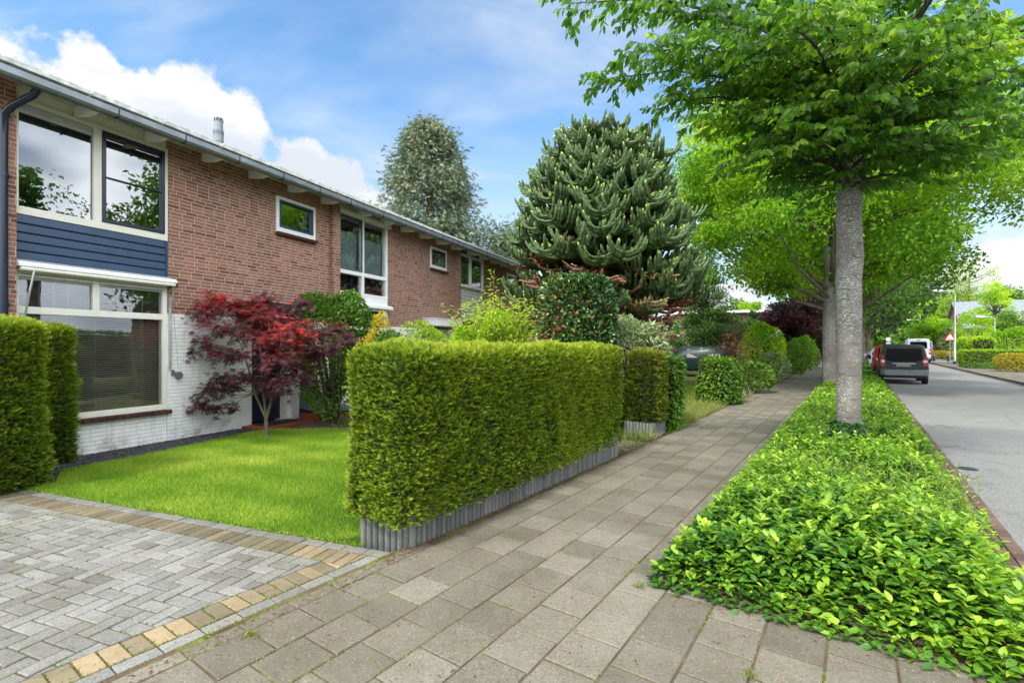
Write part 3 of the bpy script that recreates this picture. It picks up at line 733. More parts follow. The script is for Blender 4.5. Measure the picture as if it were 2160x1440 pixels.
        while x < .04: b.box(x+.004, min(x+.106,.05), -.07, .03, .49-random.random()*.003, .555, random.random()); x += .11
        b.build('window_sill', M['sillt'], r, bevel=.006)
        # awning with its arms
        b = MB(); b.prismx([(-.0,2.83),(-.15,2.80),(-.19,2.765),(-.19,2.735),(0,2.735)], -2.02, .06); aw = b.build('awning', M['white'], r)
        b = MB(); b.tube([(-2.0,-.17,2.70),(.03,-.17,2.70)], .028, 12); b.build('awning_roller', M['cream'], aw)
        b = MB(); b.box(.035,.065,-.20,-.02,2.66,2.735); b.build('end_cap', M['dark'], aw)
        b = MB(); b.tube([(-1.86,-.20,2.69),(-1.90,-.28,2.66),(-1.93,-.24,2.4),(-1.96,-.05,1.7)], .013, 8); b.build('arm', M['alu'], aw)
        b = MB(); b.tube([(.0,-.16,2.69),(.035,-.13,2.60),(.035,-.05,2.3),(.03,-.04,1.35)], .013, 8); b.box(.015,.045,-.05,-.013,1.25,2.5); b.build('arm', M['alu'], aw)
        b = MB(); b.tube([(.07,-.02,2.68),(.16,-.05,1.24)], .0018, 4)
        b.tube([(.12,-.013,1.17),(.12,-.06,1.17)], .03, 10); b.tube([(.17,-.045,1.14),(.17,-.075,1.14)], .062, 18); b.box(.06,.10,-.05,-.013,1.14,1.24); b.build('strap_winder', M['grey'], aw)
        # down pipe at the corner
        b = MB(); b.tube([(-2.00,-.60,5.02),(-2.03,-.56,4.93),(-2.13,-.30,4.80),(-2.17,-.19,4.70),(-2.17,-.17,4.4),(-2.17,-.17,-.05)], .045, 14)
        for z in (4.7,3.9,2.2,.9): b.tube([(-2.17,-.17,z-.02),(-2.17,-.17,z+.02)], .054, 14); b.box(-2.18,-2.09,-.20,-.12,z-.012,z+.012)
        b.build('downpipe', M['navyd'], r, smooth=True)
        b = MB(); b.cyl((1.67,1.0), .085, 5.4, 6.02, 18); b.cyl((1.67,1.0), .098, 5.98, 6.12, 18)
        for i in range(3): b.cyl((1.67,1.0), .103, 6.13+i*.032, 6.15+i*.032, 18)
        b.cyl((1.67,1.0), .085, 6.12, 6.40, 18)
        for i in range(9): a = i*2*math.pi/9; b.box(1.67+.08*math.cos(a)-.012, 1.67+.08*math.cos(a)+.012, 1.0+.08*math.sin(a)-.012, 1.0+.08*math.sin(a)+.012, 6.40, 6.46)
        b.cyl((1.67,1.0), .085, 6.46, 6.48, 18); b.build('flue_pipe', M['grey'], rf, smooth=True)
    elif k == 1:
        f = frame(r, 'window_frame', -2.02, -.03, 2.98, 5.06, M['white'], .07, -.03, .12, trans=[(3.50,3.60)], mull=[(-1.10,-1.02,3.05,3.50),(-1.10,-1.02,3.60,4.99)])
        sash(f, -1.95, -1.10, 3.60, 4.99, M['slate'], -.04, .04, pm=M['glass2']); pane(f, -1.02, -.10, 3.60, 4.99, .03, M['glass2'])
        pane(f, -1.95, -1.10, 3.05, 3.50, .03, M['glass2']); pane(f, -1.02, -.10, 3.05, 3.50, .03, M['glass2'])
        b = MB(); b.box(-1.93,-1.12,.14,.15,3.62,4.62); b.box(-1.0,-.12,.14,.15,3.62,4.55); b.build('curtain', M['curtain'], f)
        blind(f, -1.93, -1.12, 3.07, 3.48, .05, .10, M['slate']); blind(f, -1.0, -.12, 3.07, 3.48, .05, .10, M['slate'])
        b = MB(); b.box(-2.02, .02, -.14, -.031, 4.98, 5.08); b.build('screen_box', M['cream'], f, bevel=.01)
        b = MB(); b.box(-2.02, -.03, -.02, .1, 2.72, 2.98); b.build('trim', M['white'], r)
        b = MB(); b.prismx([(-.02,2.80),(-.13,2.78),(-.17,2.74),(-.17,2.68),(-.02,2.68)], -2.02, .04); b.build('awning', M['white'], r)
        f = frame(r, 'window_frame', -2.02, -.03, .56, 2.68, M['white'], .07, -.02, .12, trans=[(2.08,2.16)])
        pane(f, -1.95, -.10, .63, 2.08, .04, M['glass2']); pane(f, -1.95, -.10, 2.16, 2.61, .04, M['glass2'])
        b = MB(); b.box(-2.02,0,-.05,.03,.49,.555); b.build('window_sill', M['sillt'], r)
    else:
        f = frame(r, 'window_frame', -2.02, -.03, 3.86, 5.05, M['white'], .07, -.03, .12, mull=[(-1.13,-1.02,3.93,4.98)])
        pane(f, -1.95, -1.13, 3.93, 4.98, .03); pane(f, -1.02, -.10, 3.93, 4.98, .03)
        b = MB(); z = 2.7
        b.box(-2.02,.0,-.09,.0,3.82,3.86)
        while z < 3.8: b.prismx([(.04,z),(-.004,z+.004),(-.015,z+.012),(-.006,z+.11),(.04,z+.115)], -2.02, -.03); z += .116
        b.build('cladding', M['offw'], r)
        f = frame(r, 'window_frame', -2.02, -.03, .56, 2.68, M['white'], .07, -.02, .12, trans=[(2.08,2.16)])
        pane(f, -1.95, -.10, .63, 2.08, .04, M['glass2']); pane(f, -1.95, -.10, 2.16, 2.61, .04, M['glass2'])
        b = MB(); b.box(3.82, 4.06, .25, 8., -.1, 5.3); b.build('end_wall', M['brick'], r)
    return r
house(0, 'nearest terraced house with dark blue cladding, awning and blue front door behind the red maple', M['navyd'])
house(1, 'middle terraced house with tall white window and white porch roof behind the green shrubs', M['slate'])
house(2, 'far terraced house with white boards under its window, partly hidden by the monkey puzzle tree', M['white'])
# door mat, slate lid on its brick base
b = MB(); b.box(0,.85,-.36,0,0,.015); o = b.build('door_mat', m_plain('mat_fibre', (.018,.018,.022), .95, scale=40, bump=.6)); o.location = H(1.62,.14,.056); o.rotation_euler = (0,0,HRZ)
tag(o, 'black door mat on the red step by the blue door', 'door mat')
r = thing('bin_cover', H(2.85,.1,0), 'low slate-grey lid on a small brick base between the door and the green climber', 'bin cover', HRZ)
b = MB(); b.box(.0,1.0,-.50,-.02,0,.16); b.build('brick_base', M['redt'], r)
b = MB(); b.prismx([(-.62,.155),(-.60,.18),(.02,.30),(.02,.27)], -.06, 1.08); b.build('lid', M['slate'], r, bevel=.006)
b = MB(); b.box(-.05,.75,.022,.05,.14,.52); b.build('back_board', M['slate'], r)
# ================================================================== planting
def wav(P, s, seed):       # cheap smooth 3-D noise in numpy, about -1..1
    r = np.random.default_rng(seed); o = 0
    for i in range(5):
        k_ = r.normal(size=3)*s; o = o+np.sin(P@k_+r.uniform(0,6.28))
    return o/3.2
def box_points(dims, n, faces='xXyYZ', rnd=.10):
    L, Wd, Hh = dims
    A = {'x':Wd*Hh,'X':Wd*Hh,'y':L*Hh,'Y':L*Hh,'Z':L*Wd}; tot = sum(A[f] for f in faces)
    P, Nn = [], []
    for f in faces:
        m = int(n*A[f]/tot); u, v = rng.random(m), rng.random(m)
        if f in 'xX': s = -1 if f == 'x' else 1; p = np.c_[np.full(m,s*L/2), (u-.5)*Wd, v*Hh]; q = np.tile((s,0,0),(m,1))
        elif f in 'yY': s = -1 if f == 'y' else 1; p = np.c_[(u-.5)*L, np.full(m,s*Wd/2), v*Hh]; q = np.tile((0,s,0),(m,1))
        else: p = np.c_[(u-.5)*L, (v-.5)*Wd, np.full(m,Hh)]; q = np.tile((0,0,1),(m,1))
        P.append(p); Nn.append(q)
    P, Nn = np.concatenate(P), np.concatenate(Nn).astype(float)
    # round the edges
    c = np.clip(P, [-L/2+rnd,-Wd/2+rnd,0],[L/2-rnd,Wd/2-rnd,Hh-rnd]); d = P-c; l = np.linalg.norm(d,axis=1,keepdims=True)
    e = l[:,0] > 1e-6; Nn[e] = (d/np.maximum(l,1e-9))[e]; P[e] = (c+d/np.maximum(l,1e-9)*rnd)[e]
    return P, Nn
def place(P, loc, rz):
    c, s = math.cos(rz), math.sin(rz)
    return np.c_[P[:,0]*c-P[:,1]*s+loc[0], P[:,0]*s+P[:,1]*c+loc[1], P[:,2]+loc[2]]
def rotv(P, rz):
    c, s = math.cos(rz), math.sin(rz); return np.c_[P[:,0]*c-P[:,1]*s, P[:,0]*s+P[:,1]*c, P[:,2]]
def hedge(name, label, cat, loc, rz, dims, n, mat, tpl=SPRIG, size=.085, out=.045, tipup=.35, seed=1, wave=.03, group=None, topcol=.0, z0=0., rnd=.10, core=True, faces='xXyYZ'):
    root = thing(name, loc, label, cat, rz, group)
    P, Nn = box_points(dims, n, faces, rnd)
    w = wav(P, 2.5, seed)*wave + wav(P, 9., seed+1)*wave*.6
    P = P + Nn*(w[:,None] + rng.uniform(-.06,.02,(len(P),1)))
    bare = (wav(P, 3.5, seed+9) > .95) & (rng.random(len(P)) < .6); P, Nn = P[~bare], Nn[~bare]
    d = norm(Nn*1.0 + unit(len(P))*.55 + np.array([0,0,tipup])); nr = norm(np.array([0,0,1.])*.8 + Nn*.3 + unit(len(P))*.5)
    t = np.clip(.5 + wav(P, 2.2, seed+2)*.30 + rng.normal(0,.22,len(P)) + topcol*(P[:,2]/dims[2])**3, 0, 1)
    P = place(P, (0,0,z0), 0)
    sz = size*rng.uniform(.65,1.3,len(P))
    a = [scat_arrays(tpl, P, d, nr, sz, t)]
    leaves('foliage', a, mat, root, world=False)
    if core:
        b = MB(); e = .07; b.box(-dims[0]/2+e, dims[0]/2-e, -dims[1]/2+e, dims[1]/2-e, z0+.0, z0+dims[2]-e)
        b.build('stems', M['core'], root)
    return root
def palisade(loc0, loc1, h, n, root, dia=.058):
    b = MB(); a, c = Vector(loc0), Vector(loc1)
    for i in range(n):
        p = a+(c-a)*(i/(max(1,n-1))); hh = h+random.uniform(-.004,.004); r = dia/2
        b.tube([(p.x,p.y,-.1),(p.x,p.y,hh-.008),(p.x,p.y,hh)], [r,r,r*.8], 10, random.random())
    return b
# the big yew hedge on its concrete palisade
hc = S(-3.26, 5.0)            # centre
HL = 4.15
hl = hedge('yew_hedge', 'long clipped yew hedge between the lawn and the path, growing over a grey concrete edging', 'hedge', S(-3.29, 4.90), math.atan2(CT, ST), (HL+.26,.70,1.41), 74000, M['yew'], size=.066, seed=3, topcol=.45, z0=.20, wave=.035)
E0 = G(768,1137); E1 = G(870,1151); E2 = G(1300,961)
pr = thing('palisade_edging', (E1[0],E1[1],0), 'low edging of round grey concrete posts round the foot of the long yew hedge', 'edging')
b1 = palisade((*E1,0),(*E2,0), .295, 70, pr); b2 = palisade((*E0,0),(E1[0]-.05,E1[1]+.015,0), .29, 8, pr)
b1.v += b2.v and [] or []
o1 = b1.build('post_row', M['concrete'], pr, world=True, smooth=True); o2 = b2.build('post_row', M['concrete'], pr, world=True, smooth=True)
# soil/litter along the foot of the edging
P = np.concatenate([np.c_[rng.normal(-2.95,.05,2600), rng.uniform(2.5,7.4,2600)], np.c_[rng.normal(-2.95,.06,900), rng.uniform(-1,2.6,900)], np.c_[rng.normal(-1.08,.07,2600), rng.uniform(3.4,12,2600)], np.c_[rng.uniform(-1.1,1.0,3000), 3.55-np.abs(rng.normal(0,.10,3000))], np.c_[rng.uniform(-2.9,1.,1300), rng.uniform(.5,9,1300)], np.c_[rng.normal(.95,.16,1500), rng.uniform(3,14,1500)]])
P = np.c_[P[:,0]*CT+P[:,1]*ST, -P[:,0]*ST+P[:,1]*CT, np.full(len(P),.006)]
d = unit(len(P)); d[:,2] *= .12
leaves('leaf_litter', [scat_arrays(T_simple(.25), P, d, np.tile((0,0,1.),(len(P),1))+unit(len(P))*.4, rng.uniform(.008,.035,len(P)), rng.random(len(P)))], M['litter'])['kind'] = 'stuff'
# moss and weeds in the joints
L = []
def moss_along(pa, pb, n, w=.006, th=.1, seed=0, size=(.008,.018)):
    t = rng.random(n); P = np.array(pa)[None]*(1-t[:,None])+np.array(pb)[None]*t[:,None]; P = P+rng.normal(0,w,P.shape)
    P3 = np.c_[P, np.zeros(n)]; m = wav(P3, 1.6, seed)+.5*wav(P3, 6., seed+3) > th; P3 = P3[m]; P3[:,2] = -.004
    d = norm(unit(len(P3))*.8+np.array([0,0,.8])); L.append(scat_arrays(BLADE, P3, d, unit(len(P3)), rng.uniform(*size,len(P3)), rng.random(len(P3)), 1.6))
for c in range(0, 13):
    u0 = -2.895+c*ST_; moss_along(SUV(u0,-.5), SUV(u0, 3.6 if c > 6 else 14), 5200 if c <= 6 else 1500, seed=c+5, th=.25)
for i in range(-6, 45):
    for c in range(0, 12):
        v = 1.93+(ST_/2 if c % 2 == 0 else 0)+i*ST_
        if v > 3.6 and c > 5 or v > 9: continue
        moss_along(SUV(-2.895+c*ST_, v), SUV(-2.895+(c+1)*ST_, v), 55, seed=50, th=.35)
moss_along(FR(0,-.015), FR(4.6,-.015), 2600, .008, .05, 71, (.008,.02))
for i in range(0, 40): 
    q = .32+i*.1055; moss_along(DW(q*fp[0]/fp[1]+.3,q), DW(6.9,q), 900, .004, -.05, 72)
for i in range(0, 60): moss_along(DW(i*.1055,.33), DW(i*.1055,4.2), 600, .004, -.0, 73)
for i in range(1,46): moss_along(FR(i*w,.11), FR(i*w,.32), 40, .004, -.3, 74)
moss_along(FR(0,.325), FR(4.6,.325), 1600, .005, -.3, 75); moss_along(FR(0,.108), FR(4.6,.108), 1600, .005, -.3, 76)
for (px, py) in ((1583,1425),(1348,1236),(530,1340)):
    g0 = np.array([*G(px,py),0.]); P = g0+rng.normal(0,.022,(90,3))*[1,1,0]; d = norm(unit(90)*.8+np.array([0,0,.8]))
    L.append(scat_arrays(BLADE, P, d, unit(90), rng.uniform(.012,.035,90), rng.random(90), .9))
leaves('joint_moss', L, M['moss'])['kind'] = 'stuff'
# the lawn
P = sample_poly(lawn, 130000); wv = wav(np.c_[P,np.zeros(len(P))], 1.4, 5)
tint = np.clip(.5+.30*wv+.2*wav(np.c_[P,np.zeros(len(P))],5.,6)+rng.normal(0,.17,len(P)),0,1); P = np.c_[P, np.full(len(P),.010)]
d = norm(unit(len(P))*.5+np.array([0,0,1.]))
ge = 2600; q_ = rng.uniform(.3,5.6,ge); E_ = np.array([DW(a_, b_) for a_, b_ in zip(q_, rng.normal(-.01,.022,ge))]); E_ = np.c_[E_, np.full(ge,.004)]
leaves('grass', [scat_arrays(BLADE, E_, norm(unit(ge)*.9+np.array([-bx*.0,0,.7])), unit(ge), rng.uniform(.02,.055,ge), rng.random(ge), .5), scat_arrays(BLADE, P, d, unit(len(P)), rng.uniform(.022,.05,len(P)), tint, .55)], M['grass'])['kind'] = 'stuff'

# the two yew columns on the left
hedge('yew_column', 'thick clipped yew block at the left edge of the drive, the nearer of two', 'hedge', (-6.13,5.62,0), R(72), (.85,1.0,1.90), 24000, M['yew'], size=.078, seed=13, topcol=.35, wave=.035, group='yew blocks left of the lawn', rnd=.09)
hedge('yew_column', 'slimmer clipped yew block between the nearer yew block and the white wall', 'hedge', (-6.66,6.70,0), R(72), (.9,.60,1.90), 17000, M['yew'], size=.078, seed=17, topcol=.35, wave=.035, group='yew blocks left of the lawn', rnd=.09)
# second palisade with a small yew, hornbeam blocks
e = G(1398,916); e0 = G(1366,921)
pr = thing('palisade_edging', (e[0],e[1],0), 'short piece of grey concrete edging under the small yew block by the path', 'edging')
b = palisade((*SUV(-3.02,8.75),0),(*SUV(-3.02,9.35),0), .26, 11, pr); b.build('post_row', M['concrete'], pr, world=True, smooth=True)
b = palisade((*SUV(-3.06,8.75),0),(*SUV(-3.55,8.75),0), .26, 9, pr); b.build('post_row', M['concrete'], pr, world=True, smooth=True)
hedge('yew_block', 'narrow olive yew block standing on the short concrete edging beside the path', 'hedge', S(-3.25,9.1), math.atan2(CT,ST), (.62,.50,1.28), 5200, M['yew2'], SPRIG2, .085, seed=23, topcol=.3, z0=.24, wave=.03)
hedge('hornbeam_block', 'bright green hornbeam block directly behind the narrow olive yew block', 'hedge', S(-3.18,9.95), math.atan2(CT,ST), (.62,.62,1.42), 3800, M['mid'], LEAF, .075, seed=25, wave=.05, tipup=-.3, rnd=.2)
hedge('hornbeam_block', 'rounded light green hornbeam stump by the path beyond the driveway with the parked dark car', 'hedge', S(-3.35,15.2), math.atan2(CT,ST), (.95,.95,1.30), 4200, M['mid'], LEAF, .095, seed=27, wave=.08, tipup=-.3, rnd=.3)
# clipped laurel cylinder
def rounded(name, label, cat, loc, rad, h, n, mat, tpl=LEAF, size=.07, seed=1, power=4., wave=.05, group=None, tipup=0., z0=.05, tb=.5, core=True, spread=.8, stems=True, depth=.25, sd=.22):
    """a bush: leaves on and under the surface of a super-ellipsoid of radii rad=(rx,ry), height h"""
    root = thing(name, loc, label, cat, 0, group)
    U = unit(n); U[:,2] = np.where(U[:,2] < -.75, -U[:,2], U[:,2])
    q = (np.abs(U)**power).sum(1)**(-1/power)
    Nn = norm(np.sign(U)*np.abs(U)**(power-1)); P = U*q[:,None]
    sh_ = 1 - depth*rng.random(n)**2; w_ = wav(P, 2.2, seed)*wave*2+wav(P, 6., seed+1)*wave
    P = P*(sh_+w_)[:,None]; P = P*np.array([rad[0],rad[1],h/2])+np.array([0,0,h/2+z0])
    P[:,2] = np.maximum(P[:,2], .03)
    d = norm(Nn+unit(n)*spread+np.array([0,0,tipup])); nr = norm(Nn*.5+unit(n)*.6+np.array([0,0,.5]))
    t = np.clip(tb+wav(P, 1.5, seed+2)*.22+rng.normal(0,sd,n),0,1)
    leaves('foliage', [scat_arrays(tpl, P, d, nr, size*rng.uniform(.6,1.35,n), t)], mat, root, world=False)
    b = MB()
    if power > 4:
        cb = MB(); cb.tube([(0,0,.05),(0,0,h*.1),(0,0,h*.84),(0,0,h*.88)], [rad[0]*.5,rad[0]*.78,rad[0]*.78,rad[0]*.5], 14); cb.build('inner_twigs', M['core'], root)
    for i in range(7):
        a = random.uniform(0,6.28); rr = random.uniform(.2,.7); x, y = math.cos(a)*rad[0]*rr, math.sin(a)*rad[1]*rr
        b.tube([(x*.15,y*.15,-.05),(x*.5,y*.5,h*.35),(x,y,h*.75)], [.022*h,.016*h,.006*h], 6)
    b.build('stems', M['twig'], root)
    return root
def bush(px, pyt, Y, wpx, label, mat, name='shrub', n=2500, size=.08, tpl=LEAF, **k):
    X, _, z = at(px, pyt, Y); r_ = wpx/2/F*Y
    return rounded(name, label, k.pop('cat','shrub'), (X,Y,0), (r_, k.pop('ry', r_)), z, n, mat, tpl, size, seed=int(px), **k)
bush(1216, 594, 9.6, 152, 'tall clipped laurel drum with rusty new tips behind the far half of the long hedge', M['laurel'], 'laurel', n=19000, size=.085, power=6., wave=.02, depth=.12, sd=.3)
bush(1342, 682, 10.3, 120, 'grey-white variegated shrub between the laurel drum and the narrow yew block', M['pale'], n=3400, size=.13, tpl=LEAFN, tipup=-.6, power=2.4, wave=.12)
bush(705, 640, 10.6, 150, 'tall bright green climber against the wall beside the blue porch roof', M['mid'], 'climbing_shrub', n=11000, size=.07, power=2.4, wave=.13, ry=.5, tipup=.2, tb=.6)
bush(795, 682, 10.2, 74, 'small golden yellow shrub behind the near end of the long hedge', M['gold'], n=2600, size=.05, power=2.2, wave=.14, tipup=.7)
bush(822, 706, 9.6, 90, 'small deep green shrub just right of the golden one', M['mid'], n=2200, size=.07, power=2.3)
bush(900, 690, 10.8, 130, 'low yellow-green shrub with pale edges under the middle house', M['acid'], n=3600, size=.06, power=2.5, tb=.25, sd=.3, wave=.1)
bush(1052, 668, 9.9, 110, 'rounded yellow-green shrub left of the laurel drum', M['acid'], n=4500, size=.055, power=2.6, tb=.3)
bush(985, 700, 10.4, 90, 'loose light green shrub under the acid yellow tree', M['lime'], n=2200, size=.08, power=2.2)
bush(1345, 800, 9.6, 60, 'glossy young laurel at the garden entrance beside the end of the long hedge', M['mid'], 'young_laurel', n=500, size=.11, power=2., wave=.2, tb=.8)

# ------------------------------------------------------------------ trees
def limb(p0, d, L, r0, seg=6, droop=0., jit=.12, rise=0.):
    pts = [Vector(p0)]; d = Vector(d).normalized(); rad = [r0]
    for i in range(seg):
        d = (d+Vector((random.uniform(-jit,jit),random.uniform(-jit,jit),random.uniform(-jit,jit)*.7+rise-droop*i/seg))).normalized()
        pts.append(pts[-1]+d*(L/seg)); rad.append(max(.003, r0*(1-.85*(i+1)/seg)))
    return pts, rad
def clump_tree(name, label, cat, loc, rad, z0, z1, n, mat, bark='bark', tpl=SPRAY, size=.3, clumps=70, trunk_r=.2, cr=.9, seed=5, top=1., group=None, trunk_to=None, hole=0., droop=-.1, lean=(0,0), tb=.5, egg=.0):
    """trunk + limbs that carry leaf clumps spread through an ellipsoid crown; loc is the foot"""
    random.seed(seed); r = np.random.default_rng(seed)
    root = thing(name, loc, label, cat, 0, group)
    cz = (z0+z1)/2; hz = (z1-z0)/2
    C = []
    while len(C) < clumps:
        u = r.normal(size=3); u /= np.linalg.norm(u); q = r.random()**.42
        p = u*q; f = 1-egg*p[2]
        C.append((p[0]*rad[0]*f+lean[0], p[1]*rad[1]*f+lean[1], cz+p[2]*hz))
    C = np.array(C); b = MB(); tt = trunk_to or z0+hz*.9
    tp = [(0,0,-.1),(random.uniform(-.05,.05),random.uniform(-.05,.05),z0*.5),(lean[0]*.3+random.uniform(-.1,.1),lean[1]*.3+random.uniform(-.1,.1),z0+hz*.4),(lean[0]*.6,lean[1]*.6,tt)]
    b.tube(tp, [trunk_r*1.15,trunk_r,trunk_r*.75,trunk_r*.3], 12, wob=.04)
    tr = b.build('trunk', M[bark], root, smooth=True)
    b = MB()
    for c in C[:: max(1, clumps//60)]:
        zs = max(z0*.75, min(tt, c[2]-np.hypot(c[0],c[1])*.55)); s = Vector((lean[0]*.5*(zs/z1), lean[1]*.5*(zs/z1), zs)); e = Vector(c); m = s.lerp(e,.5)+Vector((0,0,-.12*(e-s).length))*.6+Vector((random.uniform(-.15,.15),random.uniform(-.15,.15),0))
        b.tube([s,s.lerp(m,.5),m,m.lerp(e,.5)+Vector((0,0,.05)),e], [trunk_r*.32,trunk_r*.26,trunk_r*.2,trunk_r*.12,.012], 5, cap=False)
    b.build('branch', M['bark' if bark == 'bark1' else bark], root)
    per = max(1, n//clumps); U = norm(r.normal(size=(clumps*per,3))); q = r.random(clumps*per)**.5
    crs = np.repeat(r.uniform(.6,1.25,clumps)*cr, per)
    P = np.repeat(C, per, 0)+U*(q*crs)[:,None]*np.array([1,1,.55])
    t = np.clip(tb+np.repeat(r.normal(0,.20,clumps),per)+r.normal(0,.18,len(P))+.15*(P[:,2]-cz)/hz,0,1)
    d = norm(U*.8+norm(r.normal(size=P.shape))*.9+np.array([0,0,droop])); nr = norm(r.normal(size=P.shape)+np.array([0,0,.8]))
    leaves('crown', [scat_arrays(tpl, P, d, nr, size*r.uniform(.6,1.3,len(P)), t)], mat, root, world=False)
    return root
# the big street tree in front
def street_tree():
    random.seed(21); r = np.random.default_rng(21)
    tx, ty, _ = at(1790, 980, 6.75)
    root = thing('street_tree', (tx,ty,0), 'nearest street tree with a smooth grey trunk standing in the green ground cover', 'tree', 0, 'street trees in the planting strip')
    ks = [(-.1,.20,0),(.0,.178,0),(.25,.160,-.005),(.9,.155,0),(1.5,.160,.005),(2.2,.168,.0),(2.55,.163,.0),(2.88,.176,.02),(3.1,.165,.01),(3.45,.158,0),(3.72,.165,.02),(4.1,.150,.015),(4.7,.135,-.01),(5.3,.10,-.06),(5.9,.05,-.2),(6.3,.01,-.3)]
    b = MB(); b.tube([(x,0,z) for z,q,x in ks], [q*.92 for z,q,x in ks], 28, wob=.012); tr = b.build('trunk', M['bark1'], root, smooth=True)
    for (z, a, s) in ((3.74,-1.25,.052),(2.90,-1.42,.056),(3.35,-2.0,.022),(2.62,-1.7,.02)):
        c = Vector((math.cos(a), math.sin(a), 0)); pr_ = .155
        b = MB(); pts, q = [], []; s *= 1.25
        for (o_, rr) in ((-.03,1.1),(.02,1.05),(.032,.8),(.026,.55),(.012,.35),(.02,.15)): pts.append(c*(pr_*.93+o_)+Vector((0,0,z))); q.append(s*rr)
        b.tube(pts, q, 14); kn = b.build('knot', M['bark1'], tr, smooth=True); b = MB(); b.tube([c*(pr_*.93+.013)+Vector((0,0,z)), c*(pr_*.93+.028)+Vector((0,0,z))], [s*.55,s*.42], 12); b.build('knot_hole', M['bark'], kn, smooth=True)
    br, LP, LD = MB(), [], []
    def twigs(pts, L, n_, rr):
        for i in range(n_):
            f = .18+.82*(i+random.random()*.5)/n_; k_ = f*(len(pts)-1); j = min(int(k_), len(pts)-2); p = pts[j].lerp(pts[j+1], k_-j)
            ax = (pts[j+1]-pts[j]).normalized(); side = ax.cross(Vector((0,0,1))).normalized()*(1 if i%2 else -1)
            d = (ax*random.uniform(.4,.9)+side*random.uniform(.6,1.1)+Vector((0,0,random.uniform(-.15,.30)))).normalized()
            l = L*(1.1-.55*f)*random.uniform(.6,1.1); tp, tq = limb(p, d, l, rr, 4, .22, .10); br.tube(tp, tq, 4, cap=False)
            yield tp, l
    def dress(tp, l, gap=.032):
        m = max(3, int(l/gap)); 
        for i in range(m):
            f = .1+.9*i/m; k_ = f*(len(tp)-1); j = min(int(k_), len(tp)-2); p = tp[j].lerp(tp[j+1], k_-j); ax = (tp[j+1]-tp[j]).normalized(); sd = ax.cross(Vector((0,0,1)))
            sd = sd.normalized()*(1 if i%2 else -1) if sd.length > .01 else Vector((1,0,0))
            LP.append(tuple(p)); LD.append(tuple(ax*.6+sd*.7+Vector((random.gauss(0,.2),random.gauss(0,.2),-.75+random.gauss(0,.25)))))
    nl = 46
    for i in range(nl):
        z = 3.85+3.9*(i/nl)**1.15; a = i*2.39996+.4; off = min(0, -(z-4.7)*.1)
        elv = R(8+38*(i/nl)+random.uniform(-6,8)); L = random.uniform(3.3,4.7)*(.25 if z > 5.6 else (.6 if math.sin(a) > .3 else 1))*(1-.25*i/nl)*(0.40 if z < 4.3 else (.62 if z < 4.9 else (.85 if z < 5.4 else 1.))); ww = .030+.022*random.random()
        pts, q = limb((off,0,z), (math.cos(a)*math.cos(elv), math.sin(a)*math.cos(elv), math.sin(elv)), L, ww, 9, .16, .09, .035)
        br.tube(pts, q, 7, cap=False)
        for tp, l in twigs(pts, 1.35, int(L*4.2), .009):
            dress(tp, l)
            for t2, l2 in twigs(tp, .5, 3, .004): dress(t2, l2, .034)
    # limbs aimed at what the photo shows: long sprays to the left and the right
    for (px, py, Y, sz) in ((1250,172,6.4,4.9),(1195,8,6.3,5.6),(1392,215,6.5,4.6),(1475,255,6.2,4.4),(1330,110,5.6,5.0),(1560,330,5.9,4.1),(2040,335,5.9,4.15),(2150,255,5.6,4.6),(1930,372,6.2,3.95),(1500,60,5.0,5.2),(1700,20,4.6,5.3),(1950,60,4.6,5.2),(2120,90,5.2,4.9),(1600,230,6.0,4.4),(1700,300,5.7,4.1),(1880,300,5.7,4.1),(1980,230,5.8,4.4),(1620,120,5.6,4.8),(1780,200,5.4,4.5),(1870,120,5.2,4.8),(2050,180,5.6,4.6),(1430,120,6.2,4.8),(1980,320,6.8,4.0),(1560,260,7.0,4.2),(2100,20,5.6,5.4),(1780,360,6.2,3.9),(1740,90,6.2,4.9),(1900,20,6.2,5.2),(1600,30,6.4,5.3),(1480,170,7.0,4.7),(1700,180,7.4,4.5),(1350,40,6.8,5.3),(2000,120,7.2,4.8),(1640,372,6.6,3.95),(1830,395,6.1,3.9)):
        e = Vector(at(px, py, Y))-Vector((tx,ty,0)); s = Vector((0,0,sz-.1)); Lg = (e-s).length; m1 = s.lerp(e,.35)+Vector((0,0,.07*Lg)); m2 = s.lerp(e,.7)+Vector((0,0,.08*Lg))
        pts = [s, s.lerp(m1,.5)+Vector((0,0,.02)), m1, m1.lerp(m2,.5)+Vector((0,0,.02)), m2, m2.lerp(e,.6), e]; br.tube(pts, [.035,.03,.024,.018,.013,.008,.004], 6, cap=False)
        for tp, l in twigs(pts, .95, int(Lg*5), .007):
            dress(tp, l)
            for t2, l2 in twigs(tp, .35, 2, .003): dress(t2, l2, .034)
        dress(pts[-3:], .8, .05)
    def keep(f):
        c = br.v[f[0]]; return not ((c[2] > 5.65 and c[1]+ty > 6.75) or (c[2] > 6.4 and c[1]+ty > 6.1) or c[2] > 1.65+.702*(c[1]+ty)+.7)
    br.f = [f for f in br.f if keep(f)]
    br.build('branch', M['twig'], root)
    P = np.array(LP); D = np.array(LD)
    wy = P[:,1]+ty; rr_ = r.random(len(P)); ok = ~((P[:,2] > 1.65+.702*wy+.55) | ((P[:,2] > 5.65) & (wy > 6.9) & (rr_ > .10)) | ((P[:,2] > 6.5) & (wy > 6.1)) | ((wy > 6.9) & (rr_ > .62))) ; P, D = P[ok], D[ok]; n = len(P)
    t = np.clip(.42+wav(P, 1.6, 4)*.26+wav(P,5.,14)*.14+r.normal(0,.2,n),0,1); nr = norm(np.array([0,0,1.])*.5+norm(r.normal(size=(n,3))))
